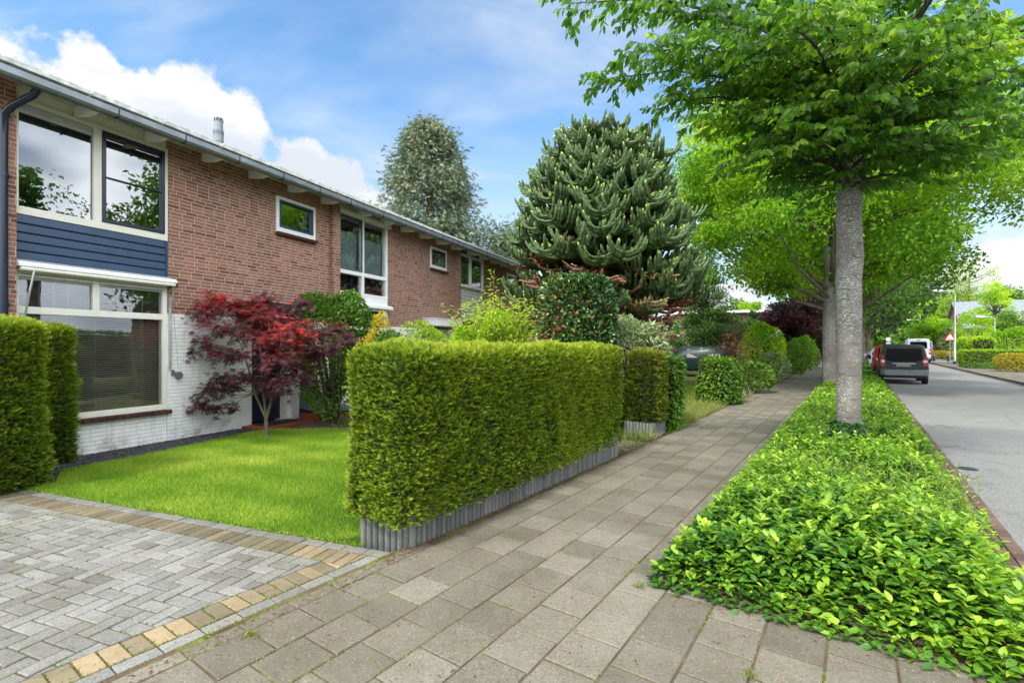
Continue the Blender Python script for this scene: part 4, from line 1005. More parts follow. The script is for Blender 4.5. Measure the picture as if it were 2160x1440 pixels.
    leaves('crown', [scat_arrays(LEAF, P, D, nr, r.uniform(.075,.130,n), t)], M['near'], root, world=False)
    print('near tree leaves', n)
street_tree()

# rows of street trees behind it
clump_tree('street_tree', 'second street tree, a big yellow-green crown directly behind the nearest tree', 'tree', S(-.80,21.6), (6.1,5.4), 3.5, 12.4, 120000, M['lime'], 'bark1', LEAFN and SIMPLE, .155, 190, .24, 1.2, seed=31, group='street trees in the planting strip', tb=.55)
clump_tree('street_tree', 'third street tree, its crown showing left of the second', 'tree', S(-.95,30.5), (7.0,5.5), 4.8, 14.8, 62000, M['lime'], 'bark', SIMPLE, .23, 170, .26, 1.5, seed=33, group='street trees in the planting strip', tb=.40, lean=(-1.1,.5))
clump_tree('street_tree', 'fourth street tree, darker and farther along the planting strip', 'tree', S(-.9,43), (5.5,5.5), 3.2, 14.5, 14000, M['mid'], 'bark', SIMPLE, .32, 90, .26, 1.6, seed=35, group='street trees in the planting strip', tb=.4)
clump_tree('street_tree', 'fifth street tree above the parked cars far down the strip', 'tree', S(.3,58), (6,6), 3.5, 14.0, 11000, M['mid'], 'bark', SIMPLE, .42, 80, .26, 1.8, seed=37, group='street trees in the planting strip', tb=.3)
clump_tree('street_tree', 'farthest street tree closing the view over the vans', 'tree', S(1.2,80), (8,8), 4, 15.5, 9000, M['dk'], 'bark', SIMPLE, .6, 80, .3, 2.2, seed=39, group='street trees in the planting strip', tb=.6)
# ------------------------------------------------------------------ Japanese maple
def maple():
    random.seed(5); r = np.random.default_rng(5)
    x, y = G(561,921); root = thing('japanese_maple', (x,y,0), 'small Japanese maple with red and purple star leaves on the lawn by the front door', 'tree')
    s = 9.03/F
    def q(px, py, dy=0): return Vector(((px-561)*s+(dy*(px-1080)/F), dy, (921-py)*s))
    tr = MB(); tr.tube([q(561,925),q(562,905),q(561,880)], [.055,.037,.034], 12, wob=.06)
    stems = [[q(561,882),q(552,862,-.03),q(538,830,-.05),q(528,790,-.08),q(515,750,-.1),q(500,705,-.12)],
             [q(561,882),q(558,850,.04),q(553,815,.08),q(551,770,.12),q(548,720,.1),q(556,660,.08)],
             [q(562,882),q(568,860,-.02),q(574,835,-.06),q(588,800,-.12),q(606,770,-.1),q(632,735,-.05),q(655,705,0)]]
    for i, st in enumerate(stems): tr.tube(st, [.026,.022,.018,.015,.011,.008], 8)
    tr.build('trunk', M['bark_l'], root, smooth=True)
    # layered sprays: (px, py, depth offset, half width px, tint)
    pads = [(450,625,.0,52,1.0),(430,652,-.15,48,.62),(500,640,.15,62,.95),(560,655,0,66,.82),(610,650,.25,50,.45),(640,628,.35,30,.35),(470,690,-.2,62,.60),(540,690,.1,72,.66),
            (615,690,-.3,64,.95),(670,700,.1,60,.5),(560,712,-.35,60,.80),(625,722,-.1,62,.72),(700,690,.3,42,.3),(735,705,.3,26,.35),(415,712,.1,40,.3),(400,735,0,28,.25),(455,735,-.1,48,.35),(500,742,-.3,46,.4),
            (560,755,-.4,60,.5),(620,765,-.15,55,.35),(655,745,.2,44,.4),(600,790,-.3,40,.25),(520,785,-.3,42,.3),(470,790,-.1,42,.22),(440,812,-.15,38,.25),(425,842,-.1,28,.28),(455,852,-.1,22,.3),(590,815,-.3,30,.25),(495,810,.1,36,.2),
            (560,625,.3,46,.55),(520,665,.35,50,.4),(590,735,.35,50,.35),(645,680,.4,44,.35),(560,800,-.35,22,.25),(700,730,.0,26,.3),(488,850,-.1,14,.3),(640,790,-.1,24,.28)]
    br = MB(); P, D, Nn, T = [], [], [], []
    for (px, py, dy, hw, tb) in pads:
        c = q(px, py+8, dy); src = min((p for st in stems for p in st[2:]), key=lambda p: (p-c).length+ (0 if p.z < c.z+.1 else .4))
        m = src.lerp(c,.5)+Vector((0,0,.05)); br.tube([src, m, c], [.010,.007,.004], 5, cap=False)
        w_ = hw*s
        for i in range(int(10+hw/4)):
            a = random.uniform(0,6.28); l = w_*random.uniform(.5,1.05); dd = Vector((math.cos(a), math.sin(a)*.8, random.uniform(-.55,.55)))
            tp, tq = limb(c, dd, l, .0035, 3, .25, .1); br.tube(tp, tq, 3, cap=False)
            m_ = int(3+l*14)
            for j in range(m_):
                f = (j+.5)/m_*3; k_ = min(int(f),2); p = tp[k_].lerp(tp[k_+1], f-k_)
                P.append(tuple(p+Vector((random.gauss(0,.045),random.gauss(0,.045),random.gauss(0,.055))))); 
                D.append(tuple(dd*.7+Vector((random.gauss(0,.5),random.gauss(0,.5),-.35)))); Nn.append((random.gauss(0,.3),random.gauss(0,.3)-.25,1)); T.append(tb*.74+random.gauss(0,.18)+(.08 if p.z > c.z else -.06))
    br.build('branch', M['bark_l'], root)
    P, D, Nn = np.array(P), np.array(D), np.array(Nn)
    leaves('crown', [scat_arrays(PALM, P, D, Nn, r.uniform(.06,.115,len(P)), np.clip(np.array(T),0,1))], M['maple'], root, world=False)
    print('maple leaves', len(P))
maple()
# acid green young tree
def acid_tree():
    random.seed(8); Y = 10.6; x, _, _ = at(1040, 700, Y); root = thing('young_tree', (x,Y,0), 'acid yellow-green young tree with one tall shoot, left of the laurel drum', 'tree')
    br, P, D, T = MB(), [], [], []; s = Y/F
    def q(px, py, dy=0.): return Vector(((px-1040)*s, dy, HC+(HY-py)*s))
    for i in range(120):
        if i == 0: e, d0 = q(1043,566), 0
        else: e = q(random.uniform(945,1140), 0, random.uniform(-.7,.7)); e.z = HC+(HY-(random.uniform(610,700)+abs(e.x/s)*.30))*s
        st = Vector((random.uniform(-.15,.15),0,random.uniform(.3,.8))); m = st.lerp(e,.5)+Vector((0,0,.12))
        br.tube([st,m,e], [.016,.010,.004], 5, cap=False)
        for j in range(38 if i else 60):
            f = .3+.7*j/38 if i else .35+.65*j/60; p = st.lerp(m, f*2) if f < .5 else m.lerp(e, f*2-1)
            a = random.uniform(0,6.28); P.append(tuple(p+Vector((math.cos(a)*.06,math.sin(a)*.06,0)))); D.append((math.cos(a),math.sin(a),random.uniform(-.1,.7))); T.append(random.gauss(.6,.2))
    br.build('stems', M['bark_l'], root); n = len(P)
    leaves('foliage', [scat_arrays(LEAFN, np.array(P), np.array(D), unit(n)*.6+np.array([0,0,1.]), rng.uniform(.07,.15,n), np.clip(np.array(T),0,1))], M['acid'], root, world=False)
acid_tree()

# ------------------------------------------------------------------ monkey puzzle
def araucaria():
    random.seed(12); Y = 17.; X, _, _ = at(1268, 700, Y); ZT = HC+(HY-258)/F*Y-.75
    root = thing('monkey_puzzle_tree', (X,Y,0), 'broad dome-shaped monkey puzzle tree with brown dead lower limbs, taller than the houses', 'tree')
    b = MB(); b.tube([(0,0,-.1),(0,0,1.5),(0,0,4),(0,0,7),(0,0,ZT-.5)], [.36,.30,.25,.18,.06], 14, wob=.05); b.build('trunk', M['araud'], root, smooth=True)
    G_, D_ = MB(), MB()
    def arm(mb, pts, r, tipa):
        pts2, rad = [], []; k = len(pts)
        for i in range(k-1):
            for f in (0,.34,.67):
                pts2.append(pts[i].lerp(pts[i+1], f)); kk = len(pts2); rad.append(r*(1.+.22*(kk%2))*(1-.18*(kk/(3*k))))
        pts2.append(pts[-1]); rad.append(r*.35)
        n0 = len(mb.v); mb.tube(pts2, rad, 5, 0., cap=True)
        m = (len(pts2)); 
        for i in range(m):
            for j in range(5): mb.t[n0+i*5+j] = .0 if i < m-2 else tipa
    R0 = 2.95
    def prof(zf):      # crown radius by height fraction
        pr = [(0,.74),(.10,.92),(.22,1.0),(.40,1.0),(.55,.94),(.72,.83),(.84,.71),(.92,.57),(.97,.42),(1,.25)]
        for (a, u), (c, v) in zip(pr, pr[1:]):
            if zf <= c: return u+(v-u)*(zf-a)/(c-a)
        return .1
    z = 1.7; i = 0
    while z < ZT-.15:
        zf = (z-1.7)/(ZT-1.7); rr = R0*prof(zf); nb = 13 if zf < .8 else 9
        for k_ in range(nb):
            a = 2*math.pi*(k_+random.uniform(-.35,.35))/nb+i*.7; ca, sa = math.cos(a), math.sin(a); rad = rr*random.uniform(.82,1.06)
            dead = (zf < .45 and random.random() < (.55 if zf < .30 else .22)); rad *= (.97 if dead else 1); mb = D_ if dead else G_
            drop = (.75*(1-zf)**1.3-.25*zf)*rad*.42; zs = z+drop*.55+.2+random.uniform(-.22,.22); drop *= random.uniform(.6,1.35)
            if not dead and .08 < zf < .42 and math.sin(a) < -.25 and random.random() < .45: continue
            P_ = lambda f, zz, off=0: Vector((ca*rad*f-sa*off, sa*rad*f+ca*off, zz))
            main = [P_(.04,zs), P_(.3,zs-drop*.25), P_(.6,zs-drop*.8), P_(.82,zs-drop), P_(.95,zs-drop*.93+.07), P_(1.02,zs-drop*.75+.22)]
            arm(mb, main, .045 if dead else .052, 1. if random.random() < .25 else .5)
            if dead and random.random() < .4: continue
            for s_ in range(34 if zf < .85 else 22):
                f = .30+.70*random.random()**.8; f = min(f,.97); sg = 1 if s_%2 else -1; j = min(4,int(f*5)); base = P_(f, np.interp(f,[.04,.3,.6,.82,.95,1.02],[p.z for p in main]))
                ln = rad*random.uniform(.13,.30)*(1.15-.5*f)+.16; dirx = Vector((ca*.75-sa*sg*.9, sa*.75+ca*sg*.9, 0)).normalized()
                up = random.uniform(.35,1.05) if not dead else random.uniform(-.2,.25)
                pts = [base, base+dirx*ln*.35+Vector((0,0,-.03)), base+dirx*ln*.7+Vector((0,0,ln*.08*up)), base+dirx*ln*.95+Vector((0,0,ln*.42*up+.03)), base+dirx*ln*1.06+Vector((0,0,ln*.42*up+.20*(up if dead else 1)))]
                arm(mb, pts, .030 if dead else .041, 1. if random.random() < .28 else .5)
        z += .30; i += 1
    for k_ in range(30):     # brown dead limbs, mostly on the street side
        a = random.uniform(math.pi*.98, math.pi*2.02); ca, sa = math.cos(a), math.sin(a); z0_ = random.uniform(2.9,6.3); L_ = random.uniform(1.7,3.0)*(1 if z0_ < 4.3 else .85); dz_ = random.uniform(-.5,-.05)
        Q = lambda f, zz: Vector((ca*L_*f, sa*L_*f, z0_+zz+random.uniform(-.06,.06)))
        main = [Q(.05,.1), Q(.3,.12), Q(.55,dz_*.5), Q(.8,dz_), Q(1.,dz_+.05)]; arm(D_, main, .055, 0.)
        for s_ in range(7):
            j = random.randint(1,3); base = main[j].lerp(main[j+1], random.random()); an = a+random.choice((-1,1))*random.uniform(.4,1.1); l = random.uniform(.3,.8)
            arm(D_, [base, base+Vector((math.cos(an)*l*.5,math.sin(an)*l*.5,random.uniform(-.1,.1))), base+Vector((math.cos(an)*l,math.sin(an)*l,random.uniform(-.15,.25)))], .038, 0.)
    for k_ in range(110):     # bristling top
        a = random.uniform(0,6.28); q = random.random()**.5*2.0; b0 = Vector((math.cos(a)*q*.4, math.sin(a)*q*.4, ZT-.7-q*.25)); e = b0+Vector((math.cos(a)*q*.6, math.sin(a)*q*.6, .75-q*.1))
        arm(G_, [b0, b0.lerp(e,.4)+Vector((math.cos(a)*.1,math.sin(a)*.1,-.03)), b0.lerp(e,.8), e], .045, 1. if random.random() < .6 else .5)
    G_.build('crown', M['arau'], root); D_.build('dead_branch', M['araud'], root)
    print('araucaria verts', len(G_.v), len(D_.v))
araucaria()

# ------------------------------------------------------------------ tall grey-green conifer behind the row
def conifer():
    r = np.random.default_rng(3); random.seed(3); Y = 34.; X, _, zt = at(905, 252, Y); root = thing('conifer', (X,Y,0), 'tall grey-green conifer rising behind the roofs of the row', 'tree')
    b = MB(); b.tube([(0,0,-.1),(0,0,8),(.1,0,zt-.6)], [.5,.35,.06], 10); b.build('trunk', M['bark'], root)
    C, U, K = [], [], []
    b = MB()
    for i in range(430):
        zf = r.random()**.85; z = 3+(zt-3.2)*zf; rr = 3.85*np.interp(zf,[0,.35,.6,.8,.93,1],[.95,1.,.86,.66,.42,.08])*r.uniform(.78,1.06)
        if z < 9 and r.random() < .3: continue
        a = r.uniform(0,6.28); lp = [Vector((0,0,z-.25*rr)), Vector((math.cos(a)*rr*.6,math.sin(a)*rr*.6,z)), Vector((math.cos(a)*rr,math.sin(a)*rr,z-.1))]
        if i % 3 == 0: b.tube(lp, [.07,.04,.01], 4, cap=False)
        for j in range(70):
            f = r.uniform(.45,1.0); p = lp[0].lerp(lp[2], f); p.z = z-.15+r.normal(0,.32)-(.35*(1-f)); C.append((p.x+r.normal(0,.34),p.y+r.normal(0,.34),p.z)); U.append((math.cos(a),math.sin(a),-.5)); K.append(i)
    # a second, shorter lean leader low on the right
    for i in range(60):
        c = np.array([5.0+r.normal(0,.8), r.normal(0,.8), 8.2+r.normal(0,1.0)])
        for j in range(50): C.append(tuple(c+r.normal(0,.35,3))); U.append(tuple(r.normal(size=3))); K.append(500+i)
    b.tube([(0,0,3),(3.,0,6),(5.2,0,8.8)], [.2,.14,.04], 6)
    b.build('branch', M['bark'], root)
    P = np.array(C); D = norm(np.array(U)+r.normal(0,.6,P.shape)); kt = r.normal(0,.2,600)[np.array(K)]
    leaves('crown', [scat_arrays(SPRIG2, P, D, norm(r.normal(size=P.shape)+[0,0,.6]), r.uniform(.20,.42,len(P)), np.clip(.5+kt+r.normal(0,.17,len(P)),0,1))], M['fir'], root, world=False)
conifer()

# ------------------------------------------------------------------ ground cover in the planting strip
def cover():
    L = []; r = rng
    def hgt(u, v):
        e = np.minimum(np.minimum(u+1.17, np.where(v<9,.84,.92)-u)/.30, (v-3.40)/.30); P3 = np.c_[u,v,np.zeros(len(u))]
        return np.clip(e,0,1)**.6*(.34+.10*wav(P3,1.6,8)+.06*wav(P3,5.,9))*np.clip(1.12-(v-3.5)*.02,.75,1.2)
    bands = [(3.30,5.,14500,.064,LEAF),(5.,7.5,13500,.060,LEAF),(7.5,12.,10500,.075,LEAF),(12.,20.,9000,.10,SIMPLE),(20.,34.,6500,.15,SIMPLE),(34.,70.,5000,.24,SIMPLE)]
    for (v0, v1, n, sz, tpl) in bands:
        u = r.uniform(-1.20,.88,n); v = r.uniform(v0,v1,n); h_ = hgt(u,v)
        ok = (h_ > .01) | (r.random(n) < .3); u, v, h_ = u[ok], v[ok], h_[ok]; n = len(u)
        z = h_*(1-.75*r.random(n)**1.6)+.02
        P = np.c_[u*CT+v*ST, -u*ST+v*CT, z]; a = r.uniform(0,6.28,n)
        d = norm(np.c_[np.cos(a), np.sin(a), r.uniform(-.35,.65,n)]); nr = norm(np.array([0,0,1.])+unit(n)*.45)
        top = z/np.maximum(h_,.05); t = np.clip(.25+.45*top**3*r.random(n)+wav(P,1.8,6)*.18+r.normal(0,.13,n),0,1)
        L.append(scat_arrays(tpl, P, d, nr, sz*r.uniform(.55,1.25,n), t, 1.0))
    # whorls of fresh leaves on upright shoots
    for (v0, v1, n, sz) in ((3.4,5.,320,.072),(5.,8.,560,.062),(8.,14.,800,.07),(14.,30.,900,.10)):
        u = r.uniform(-1.1,1.0,n); v = r.uniform(v0,v1,n); h_ = hgt(u,v)+r.uniform(-.02,.10,n)
        for k_ in range(7):
            a = r.uniform(0,6.28,n); zz = h_-.022*(k_//2)
            P = np.c_[u*CT+v*ST, -u*ST+v*CT, zz]; d = norm(np.c_[np.cos(a), np.sin(a), r.uniform(.35,1.2,n)]); 
            L.append(scat_arrays(LEAF if v0 < 14 else SIMPLE, P, d, norm(np.array([0,0,1.])+unit(n)*.3), sz*r.uniform(.6,1.15,n), np.clip(r.normal(.8,.15,n),0,1)))
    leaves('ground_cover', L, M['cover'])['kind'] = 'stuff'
    n = 9000; u = r.uniform(-1.1,.82,n); v = 3.45+r.random(n)**1.3*9; P3 = np.c_[u,v,np.zeros(n)]; m = wav(P3,1.9,77) > .15; u, v = u[m], v[m]; n = len(u)
    P = np.c_[u*CT+v*ST, -u*ST+v*CT, hgt(u,v)*r.uniform(.6,1.18,n)]; a = r.uniform(0,6.28,n)
    leaves('mixed_weeds', [scat_arrays(LEAFN, P, norm(np.c_[np.cos(a),np.sin(a),r.uniform(-.1,1.3,n)]), norm(np.array([0,0,1.])+unit(n)*.5), r.uniform(.03,.085,n), r.random(n), .9)], M['mid'])['kind'] = 'stuff'
    n = 700; u = r.uniform(-1.15,.85,n); v = r.uniform(3.4,9,n); P = np.c_[u*CT+v*ST, -u*ST+v*CT, hgt(u,v)*r.uniform(.7,1.02,n)]
    leaves('dead_leaves', [scat_arrays(LEAF, P, unit(n), norm(np.array([0,0,1.])+unit(n)*.6), r.uniform(.02,.05,n), r.random(n))], M['litter'])['kind'] = 'stuff'
    # taller feathery stems in the middle
    L = []; b = MB()
    for i in range(420):
        u, v = r.uniform(-.85,.75), (r.uniform(4.3,6.6) if i < 230 else r.uniform(8,16)); h_ = r.uniform(.34,.58) if i < 230 else r.uniform(.35,.6); x, y, _ = S(u,v); tip = Vector((x+r.normal(0,.05), y+r.normal(0,.05), h_)); 
        b.tube([(x,y,.02), Vector((x,y,.1)).lerp(tip,.6), tip], [.003,.0025,.0015], 4, cap=False)
        m = 16; f = np.linspace(.35,1,m); P = np.array([(x,y,0.)])*(1-f[:,None])+np.array([tuple(tip)])*f[:,None]; a = r.uniform(0,6.28,m)
        L.append(scat_arrays(LEAFN, P, norm(np.c_[np.cos(a),np.sin(a),r.uniform(.3,1.1,m)]), unit(m)*.3+np.array([0,0,1.]), r.uniform(.03,.055,m), np.clip(r.normal(.75,.15,m),0,1)))
    leaves('feathery_weeds', L, M['cover'])['kind'] = 'stuff'; o = b.build('weed_stems', M['bark_l']); o['kind'] = 'stuff'
    # ivy clump at the foot of the nearest tree
    root = thing('ivy', (4.58,6.6,0), 'dark green ivy climbing the foot of the nearest street tree', 'climbing plant'); n = 900
    a = r.uniform(2.6,5.2,n); z = r.random(n)**1.5*.55; rr = .16+.28*(1-z/.55)*r.random(n); tx, ty, _ = at(1790,980,6.75)
    P = np.c_[tx+np.cos(a)*rr-4.58, ty+np.sin(a)*rr-6.6, z+.1]
    leaves('foliage', [scat_arrays(LEAF, P, norm(np.c_[np.cos(a),np.sin(a),r.uniform(-.9,.2,n)]+unit(n)*.4), norm(np.c_[np.cos(a),np.sin(a),np.full(n,.8)]), r.uniform(.05,.075,n), r.random(n)*.5)], M['laurel'], root, world=False)
    # a tall fresh shoot close to the camera at the right
    root = thing('spindle_shoot', S(.93,3.55), 'tall pale shoot with big fresh leaves rising at the right edge of the ground cover', 'plant')
    b = MB(); b.tube([(0,0,0),(.03,.0,.3),(.10,-.03,.62)], [.005,.004,.002], 5); b.build('stem', M['bark_l'], root)
    P, D = [], []
    for i in range(16): f = .3+.7*i/15; a = i*2.4; P.append((.10*f*f,-.03*f,.62*f)); D.append((math.cos(a),math.sin(a),.5))
    leaves('foliage', [scat_arrays(LEAF, np.array(P), np.array(D), np.tile((0,0,1.),(16,1)), rng.uniform(.07,.10,16), np.full(16,.95))], M['cover'], root, world=False)
    # roots / dead twig lying at the edge
    root = thing('fallen_twig', (*G(1800,1295),.0), 'grey crooked dead branch lying along the front of the ground cover', 'twig')
    b = MB(); pts = [G(x,y) for x,y in ((1655,1295),(1700,1300),(1740,1312),(1790,1322),(1830,1338),(1880,1352),(1910,1360))]; b.tube([(p[0],p[1],.018+.012*(i%2)) for i,p in enumerate(pts)], [.006,.009,.010,.010,.008,.006,.004], 7); b.tube([(*G(1800,1322),.02),(*G(1835,1312),.04),(*G(1850,1290),.09)], [.007,.005,.003], 6)
    b.build('branch', M['bark1'], root, world=True)
cover()
# ================================================================== gardens beyond, far side of the street
def tufts(name, pts_uv, n, sp, mat, size=(.10,.22), label=None, wid=.22):
    L = []
    for (u, v, ru, rv) in pts_uv:
        uu = rng.normal(u, ru/2, n); vv = rng.normal(v, rv/2, n); uu = np.minimum(uu, -2.98); P = np.c_[uu*CT+vv*ST, -uu*ST+vv*CT, np.zeros(n)]
        L.append(scat_arrays(BLADE, P, norm(unit(n)*sp+np.array([0,0,1.])), unit(n), rng.uniform(*size,n), rng.random(n), wid))
    o = leaves(name, L, mat); o['kind'] = 'stuff'; return o
tufts('long_grass', [(-3.4,12.0,.7,2.),(-3.5,13.6,.7,1.5),(-3.9,17,1.,2.),(-3.3,11.,.4,1.)], 1700, .55, M['drygrass'])
tufts('long_grass', [(-3.15,8.55,.35,.35)], 260, 1.1, M['drygrass'], (.15,.30))
tufts('garden_grass', [(-4.6,11,1.5,2.5),(-4.8,14,1.6,3.),(-4.5,8,1.2,1.),(-5.,19,1.5,3.)], 2600, .6, M['grass'], (.10,.25))
tufts('flower_border', [(-3.6,20.5,.8,2.5),(-3.7,23,.9,2.5)], 1500, .7, M['pale'], (.12,.30), wid=.35)
def garden(u, v, rad, h, label, mat, name='shrub', n=1800, size=.12, tpl=SIMPLE, cat='shrub', **k):
    x, y, _ = S(u, v); return rounded(name, label, cat, (x,y,0), rad if isinstance(rad, tuple) else (rad,rad), h, n, mat, tpl, size, seed=int(abs(u*31+v*7)), **k)
def ptree(px, pyt, Y, wpx, z0, label, mat, name='garden_tree', n=6000, size=.3, clumps=60, bark='bark', cr=None, depth=None, **k):
    X, _, z1 = at(px, pyt, Y); r_ = wpx/2/F*Y*.86
    return clump_tree(name, label, 'tree', (X,Y,0), (r_, depth or r_*.9), z0, z1, n, mat, bark, SIMPLE, size, clumps, k.pop('trunk_r', .16), cr or max(.6, r_*.28), seed=int(px+pyt), **k)
bush(1590,768,17.6,75,'low green shrub with spent reddish flowers beside the path past the hornbeam stump',M['mid'],n=2000,size=.10,power=2.2)
bush(1548,692,19.5,78,'open bronze-leaved shrub in front of the parked dark car',M['redl'],n=1300,size=.085,power=2.,wave=.2,depth=.6,tb=.6)
bush(1602,690,23.,92,'vivid yellow-green rounded bush right of the parked dark car',M['lime'],'bush',n=4600,size=.12,power=2.1,wave=.12,tb=.7)
bush(1655,722,25.,80,'mid green flowering shrub beside the path',M['mid'],n=3200,size=.12,power=2.2,tb=.65)
bush(1688,715,30.,55,'leafy green shrub overhanging the path edge',M['lime'],n=3000,size=.13,power=2.2,wave=.12,tb=.3)
bush(1630,745,22.,60,'small grey-green shrub at the path edge in front of the flowering shrub',M['pale'],n=1500,size=.10,power=2.2,tb=.3)
bush(1709,728,38.,34,'feathery light green shrub farthest along the path',M['pale'],n=1600,size=.15,power=2.2,tb=.2)
x, y, _ = at(1720,752,66.); hedge('clipped_hedge','dark clipped hedge end far along the path behind the purple tree','hedge',(x,y+1,0),0,(2.4,3.,3.4),3500,M['dk'],SIMPLE,.26,seed=3,rnd=.2)
x, y, _ = at(1745,750,84.); hedge('clipped_hedge','yellowish hedge closing the far end of the path','hedge',(x,y,0),0,(5.,2.,2.3),1800,M['acid'],SIMPLE,.35,seed=4,rnd=.2,topcol=-.3)
ptree(1676,628,34,140,1.6,'dark purple-leaved plum tree over the far part of the path',M['purple'],'purple_plum',16000,.17,80,trunk_r=.11,tb=.6)
ptree(1484,528,36,104,.6,'tall dark green narrow tree right of the monkey puzzle',M['mid'],'columnar_tree',17000,.15,110,tb=.22,egg=.45,cr=.65)
ptree(1505,640,37,110,.6,'broad dark green tree behind the parked dark car',M['dk'],n=9000,size=.16,tb=.6)
ptree(1588,655,40,90,.6,'dark green garden tree left of the purple plum',M['dk'],n=6000,size=.2,tb=.7)
ptree(1585,640,55,110,1.,'light green tree between the far flat-roofed house and the purple plum',M['lime'],n=7000,size=.3,tb=.4)
ptree(1560,625,80,90,1.,'hazy green tree in the distance over the far flat-roofed house',M['mid'],n=5000,size=.5,tb=.7)
ptree(1745,600,92,130,1.5,'tree at the far end of the path above the yellowish hedge',M['lime'],n=6000,size=.55,tb=.3)
ptree(1700,610,62,110,2.,'tree crowding in from the left gardens behind the third street tree',M['mid'],n=6000,size=.4,tb=.5)
bush(1500,694,34.,150,'dark green shrub mass between the parked dark car and the far flat-roofed house',M['dk'],n=6000,size=.17,power=2.4,tb=.7,wave=.12)
ptree(1562,664,46,90,.5,'dark rounded tree hiding the foot of the far flat-roofed house',M['dk'],n=7000,size=.22,tb=.8)
# right-hand side of the street
x, y, _ = at(2045,766,47.); hedge('tall_hedge','tall uneven hornbeam hedge right of the street lamp','hedge',(x+.9,y+.5,0),math.atan2(CT,ST),(9.,1.4,2.35),9000,M['lime'],SIMPLE,.18,seed=71,wave=.18,rnd=.4,topcol=.2)
x, y, _ = at(2100,772,37.5); hedge('low_hedge','low square clipped hedge in front of the right-hand gardens','hedge',(x+.3,y,0),R(-22),(4.6,1.2,1.33),7000,M['lime'],SIMPLE,.10,seed=73,wave=.03,rnd=.12,topcol=.2)
bush(2145,748,31.5,70,'rounded bush with yellow and rusty leaves at the right edge',M['gold'],n=3600,size=.10,power=2.3,tb=.0)
bush(2062,755,39.,38,'small golden shrub against the low square hedge',M['gold'],n=900,size=.10,power=2.)
bush(2070,768,36.,60,'low mixed green shrub under the low square hedge',M['mid'],n=1500,size=.10,power=2.)
bush(2125,690,47.,90,'big loose bush behind the low square hedge',M['lime'],n=5000,size=.17,power=2.,wave=.15,tb=.5)
bush(2060,668,54.,90,'broad yellow-green bush behind the tall hedge',M['lime'],n=5200,size=.19,power=2.,wave=.15,tb=.6)
bush(2010,690,66.,45,'grey-green bush behind the pole of the warning sign',M['pale'],n=2500,size=.2,power=2.,tb=.3)
ptree(2035,660,75,42,.5,'bronze-green small conifer near the low gable roof',M['yew2'],'conifer',3500,.26,50,tb=.7)
ptree(1971,672,69,98,2.3,'round mop-headed maple at the street corner left of the lamp',M['lime'],'mop_head_tree',11000,.24,80,trunk_r=.15,tb=.5)
bush(1985,741,66.,50,'low golden shrub under the mop-headed tree',M['gold'],n=2200,size=.16,power=2.2)
bush(1996,722,70.,36,'dark green shrub beside the mop-headed tree trunk',M['dk'],n=2200,size=.2,power=2.2)
ptree(2045,552,88,160,3.,'thin airy tree with sparse pale leaves above the far roofs',M['acid'],'birch_tree',8500,.28,120,'bark_l',cr=1.3,trunk_r=.3,tb=.1,trunk_to=15)
ptree(2100,588,62,90,2.,'yellow-green garden tree in front of the grey gabled house',M['lime'],n=6500,size=.24,tb=.7)
ptree(2150,650,52,90,1.,'bushy tree at the right edge before the grey gabled house',M['mid'],n=5500,size=.22,tb=.7)
ptree(1990,640,95,90,2.,'dark tree behind the mop-headed tree',M['dk'],n=6000,size=.5,tb=.8)
ptree(1945,600,105,90,2.,'light green tree over the far side of the crossing',M['lime'],n=6000,size=.5,tb=.4)
ptree(1900,590,135,130,1.,'distant tree behind the far vans',M['mid'],n=6000,size=.8,tb=.5)
ptree(2010,610,130,140,1.,'distant tree right of the far vans',M['lime'],n=6000,size=.8,tb=.3)
ptree(1825,590,130,130,1.,'distant tree left of the far vans',M['dk'],n=6000,size=.8,tb=.8)
ptree(2120,600,120,150,1.,'distant tree behind the thin airy tree',M['mid'],n=5000,size=.8,tb=.6)
wood = MB()
# far-off wood closing the horizon
n = 26000; a = rng.uniform(-.85,1.15,n); dist = rng.uniform(150,190,n); P = np.c_[np.sin(a)*dist, np.cos(a)*dist, rng.random(n)**1.3*(8+3*np.sin(a*23)+2*np.sin(a*61))]
leaves('far_wood', [scat_arrays(SIMPLE, P, unit(n), unit(n), rng.uniform(1.2,2.6,n), rng.random(n))], M['mid'])['kind'] = 'stuff'

# ------------------------------------------------------------------ other buildings
def simple_house(name, label, loc, rz, w, d, h, rh, roofm, wall='brick', flat=False, wins=()):
    r = thing(name, loc, label, 'house', rz); b = MB(); b.box(-w/2,w/2,-d/2,d/2,-.1,h)
    if not flat: b.prismx([(-d/2,h),(0,h+rh),(d/2,h)][::1], -w/2, w/2)
    b.build('wall', M[wall], r)
    b = MB()
    if flat: b.box(-w/2-.5,w/2+.5,-d/2-.6,d/2+.6,h,h+.22)
    else:
        for s in (-1,1): b.prismx([(0,h+rh+.03),(0,h+rh+.22),(s*(d/2+.5),h-.28),(s*(d/2+.5),h-.47)], -w/2-.4, w/2+.4)
    b.build('roof', M[roofm], r)
    b = MB(); 
    if flat: b.box(-w/2-.52,w/2+.52,-d/2-.64,-d/2-.601,h-.03,h+.20); b.build('fascia', M['white'], r)
    for (x0,x1,z0,z1,side) in wins:
        if side == 'f': f = MB(); f.box(x0-.08,x1+.08,-d/2-.04,-d/2-.002,z0-.08,z1+.08); g_ = f.build('window_frame', M['white'], r); f = MB(); f.box(x0,x1,-d/2-.055,-d/2-.041,z0,z1); f.build('pane', M['dark'], g_)
        else: f = MB(); f.box(w/2+.002,w/2+.04,x0-.08,x1+.08,z0-.08,z1+.08); g_ = f.build('window_frame', M['white'], r); f = MB(); f.box(w/2+.041,w/2+.055,x0,x1,z0,z1); f.build('pane', M['dark'], g_)
    return r
x, y, _ = at(1402, 700, 26.)
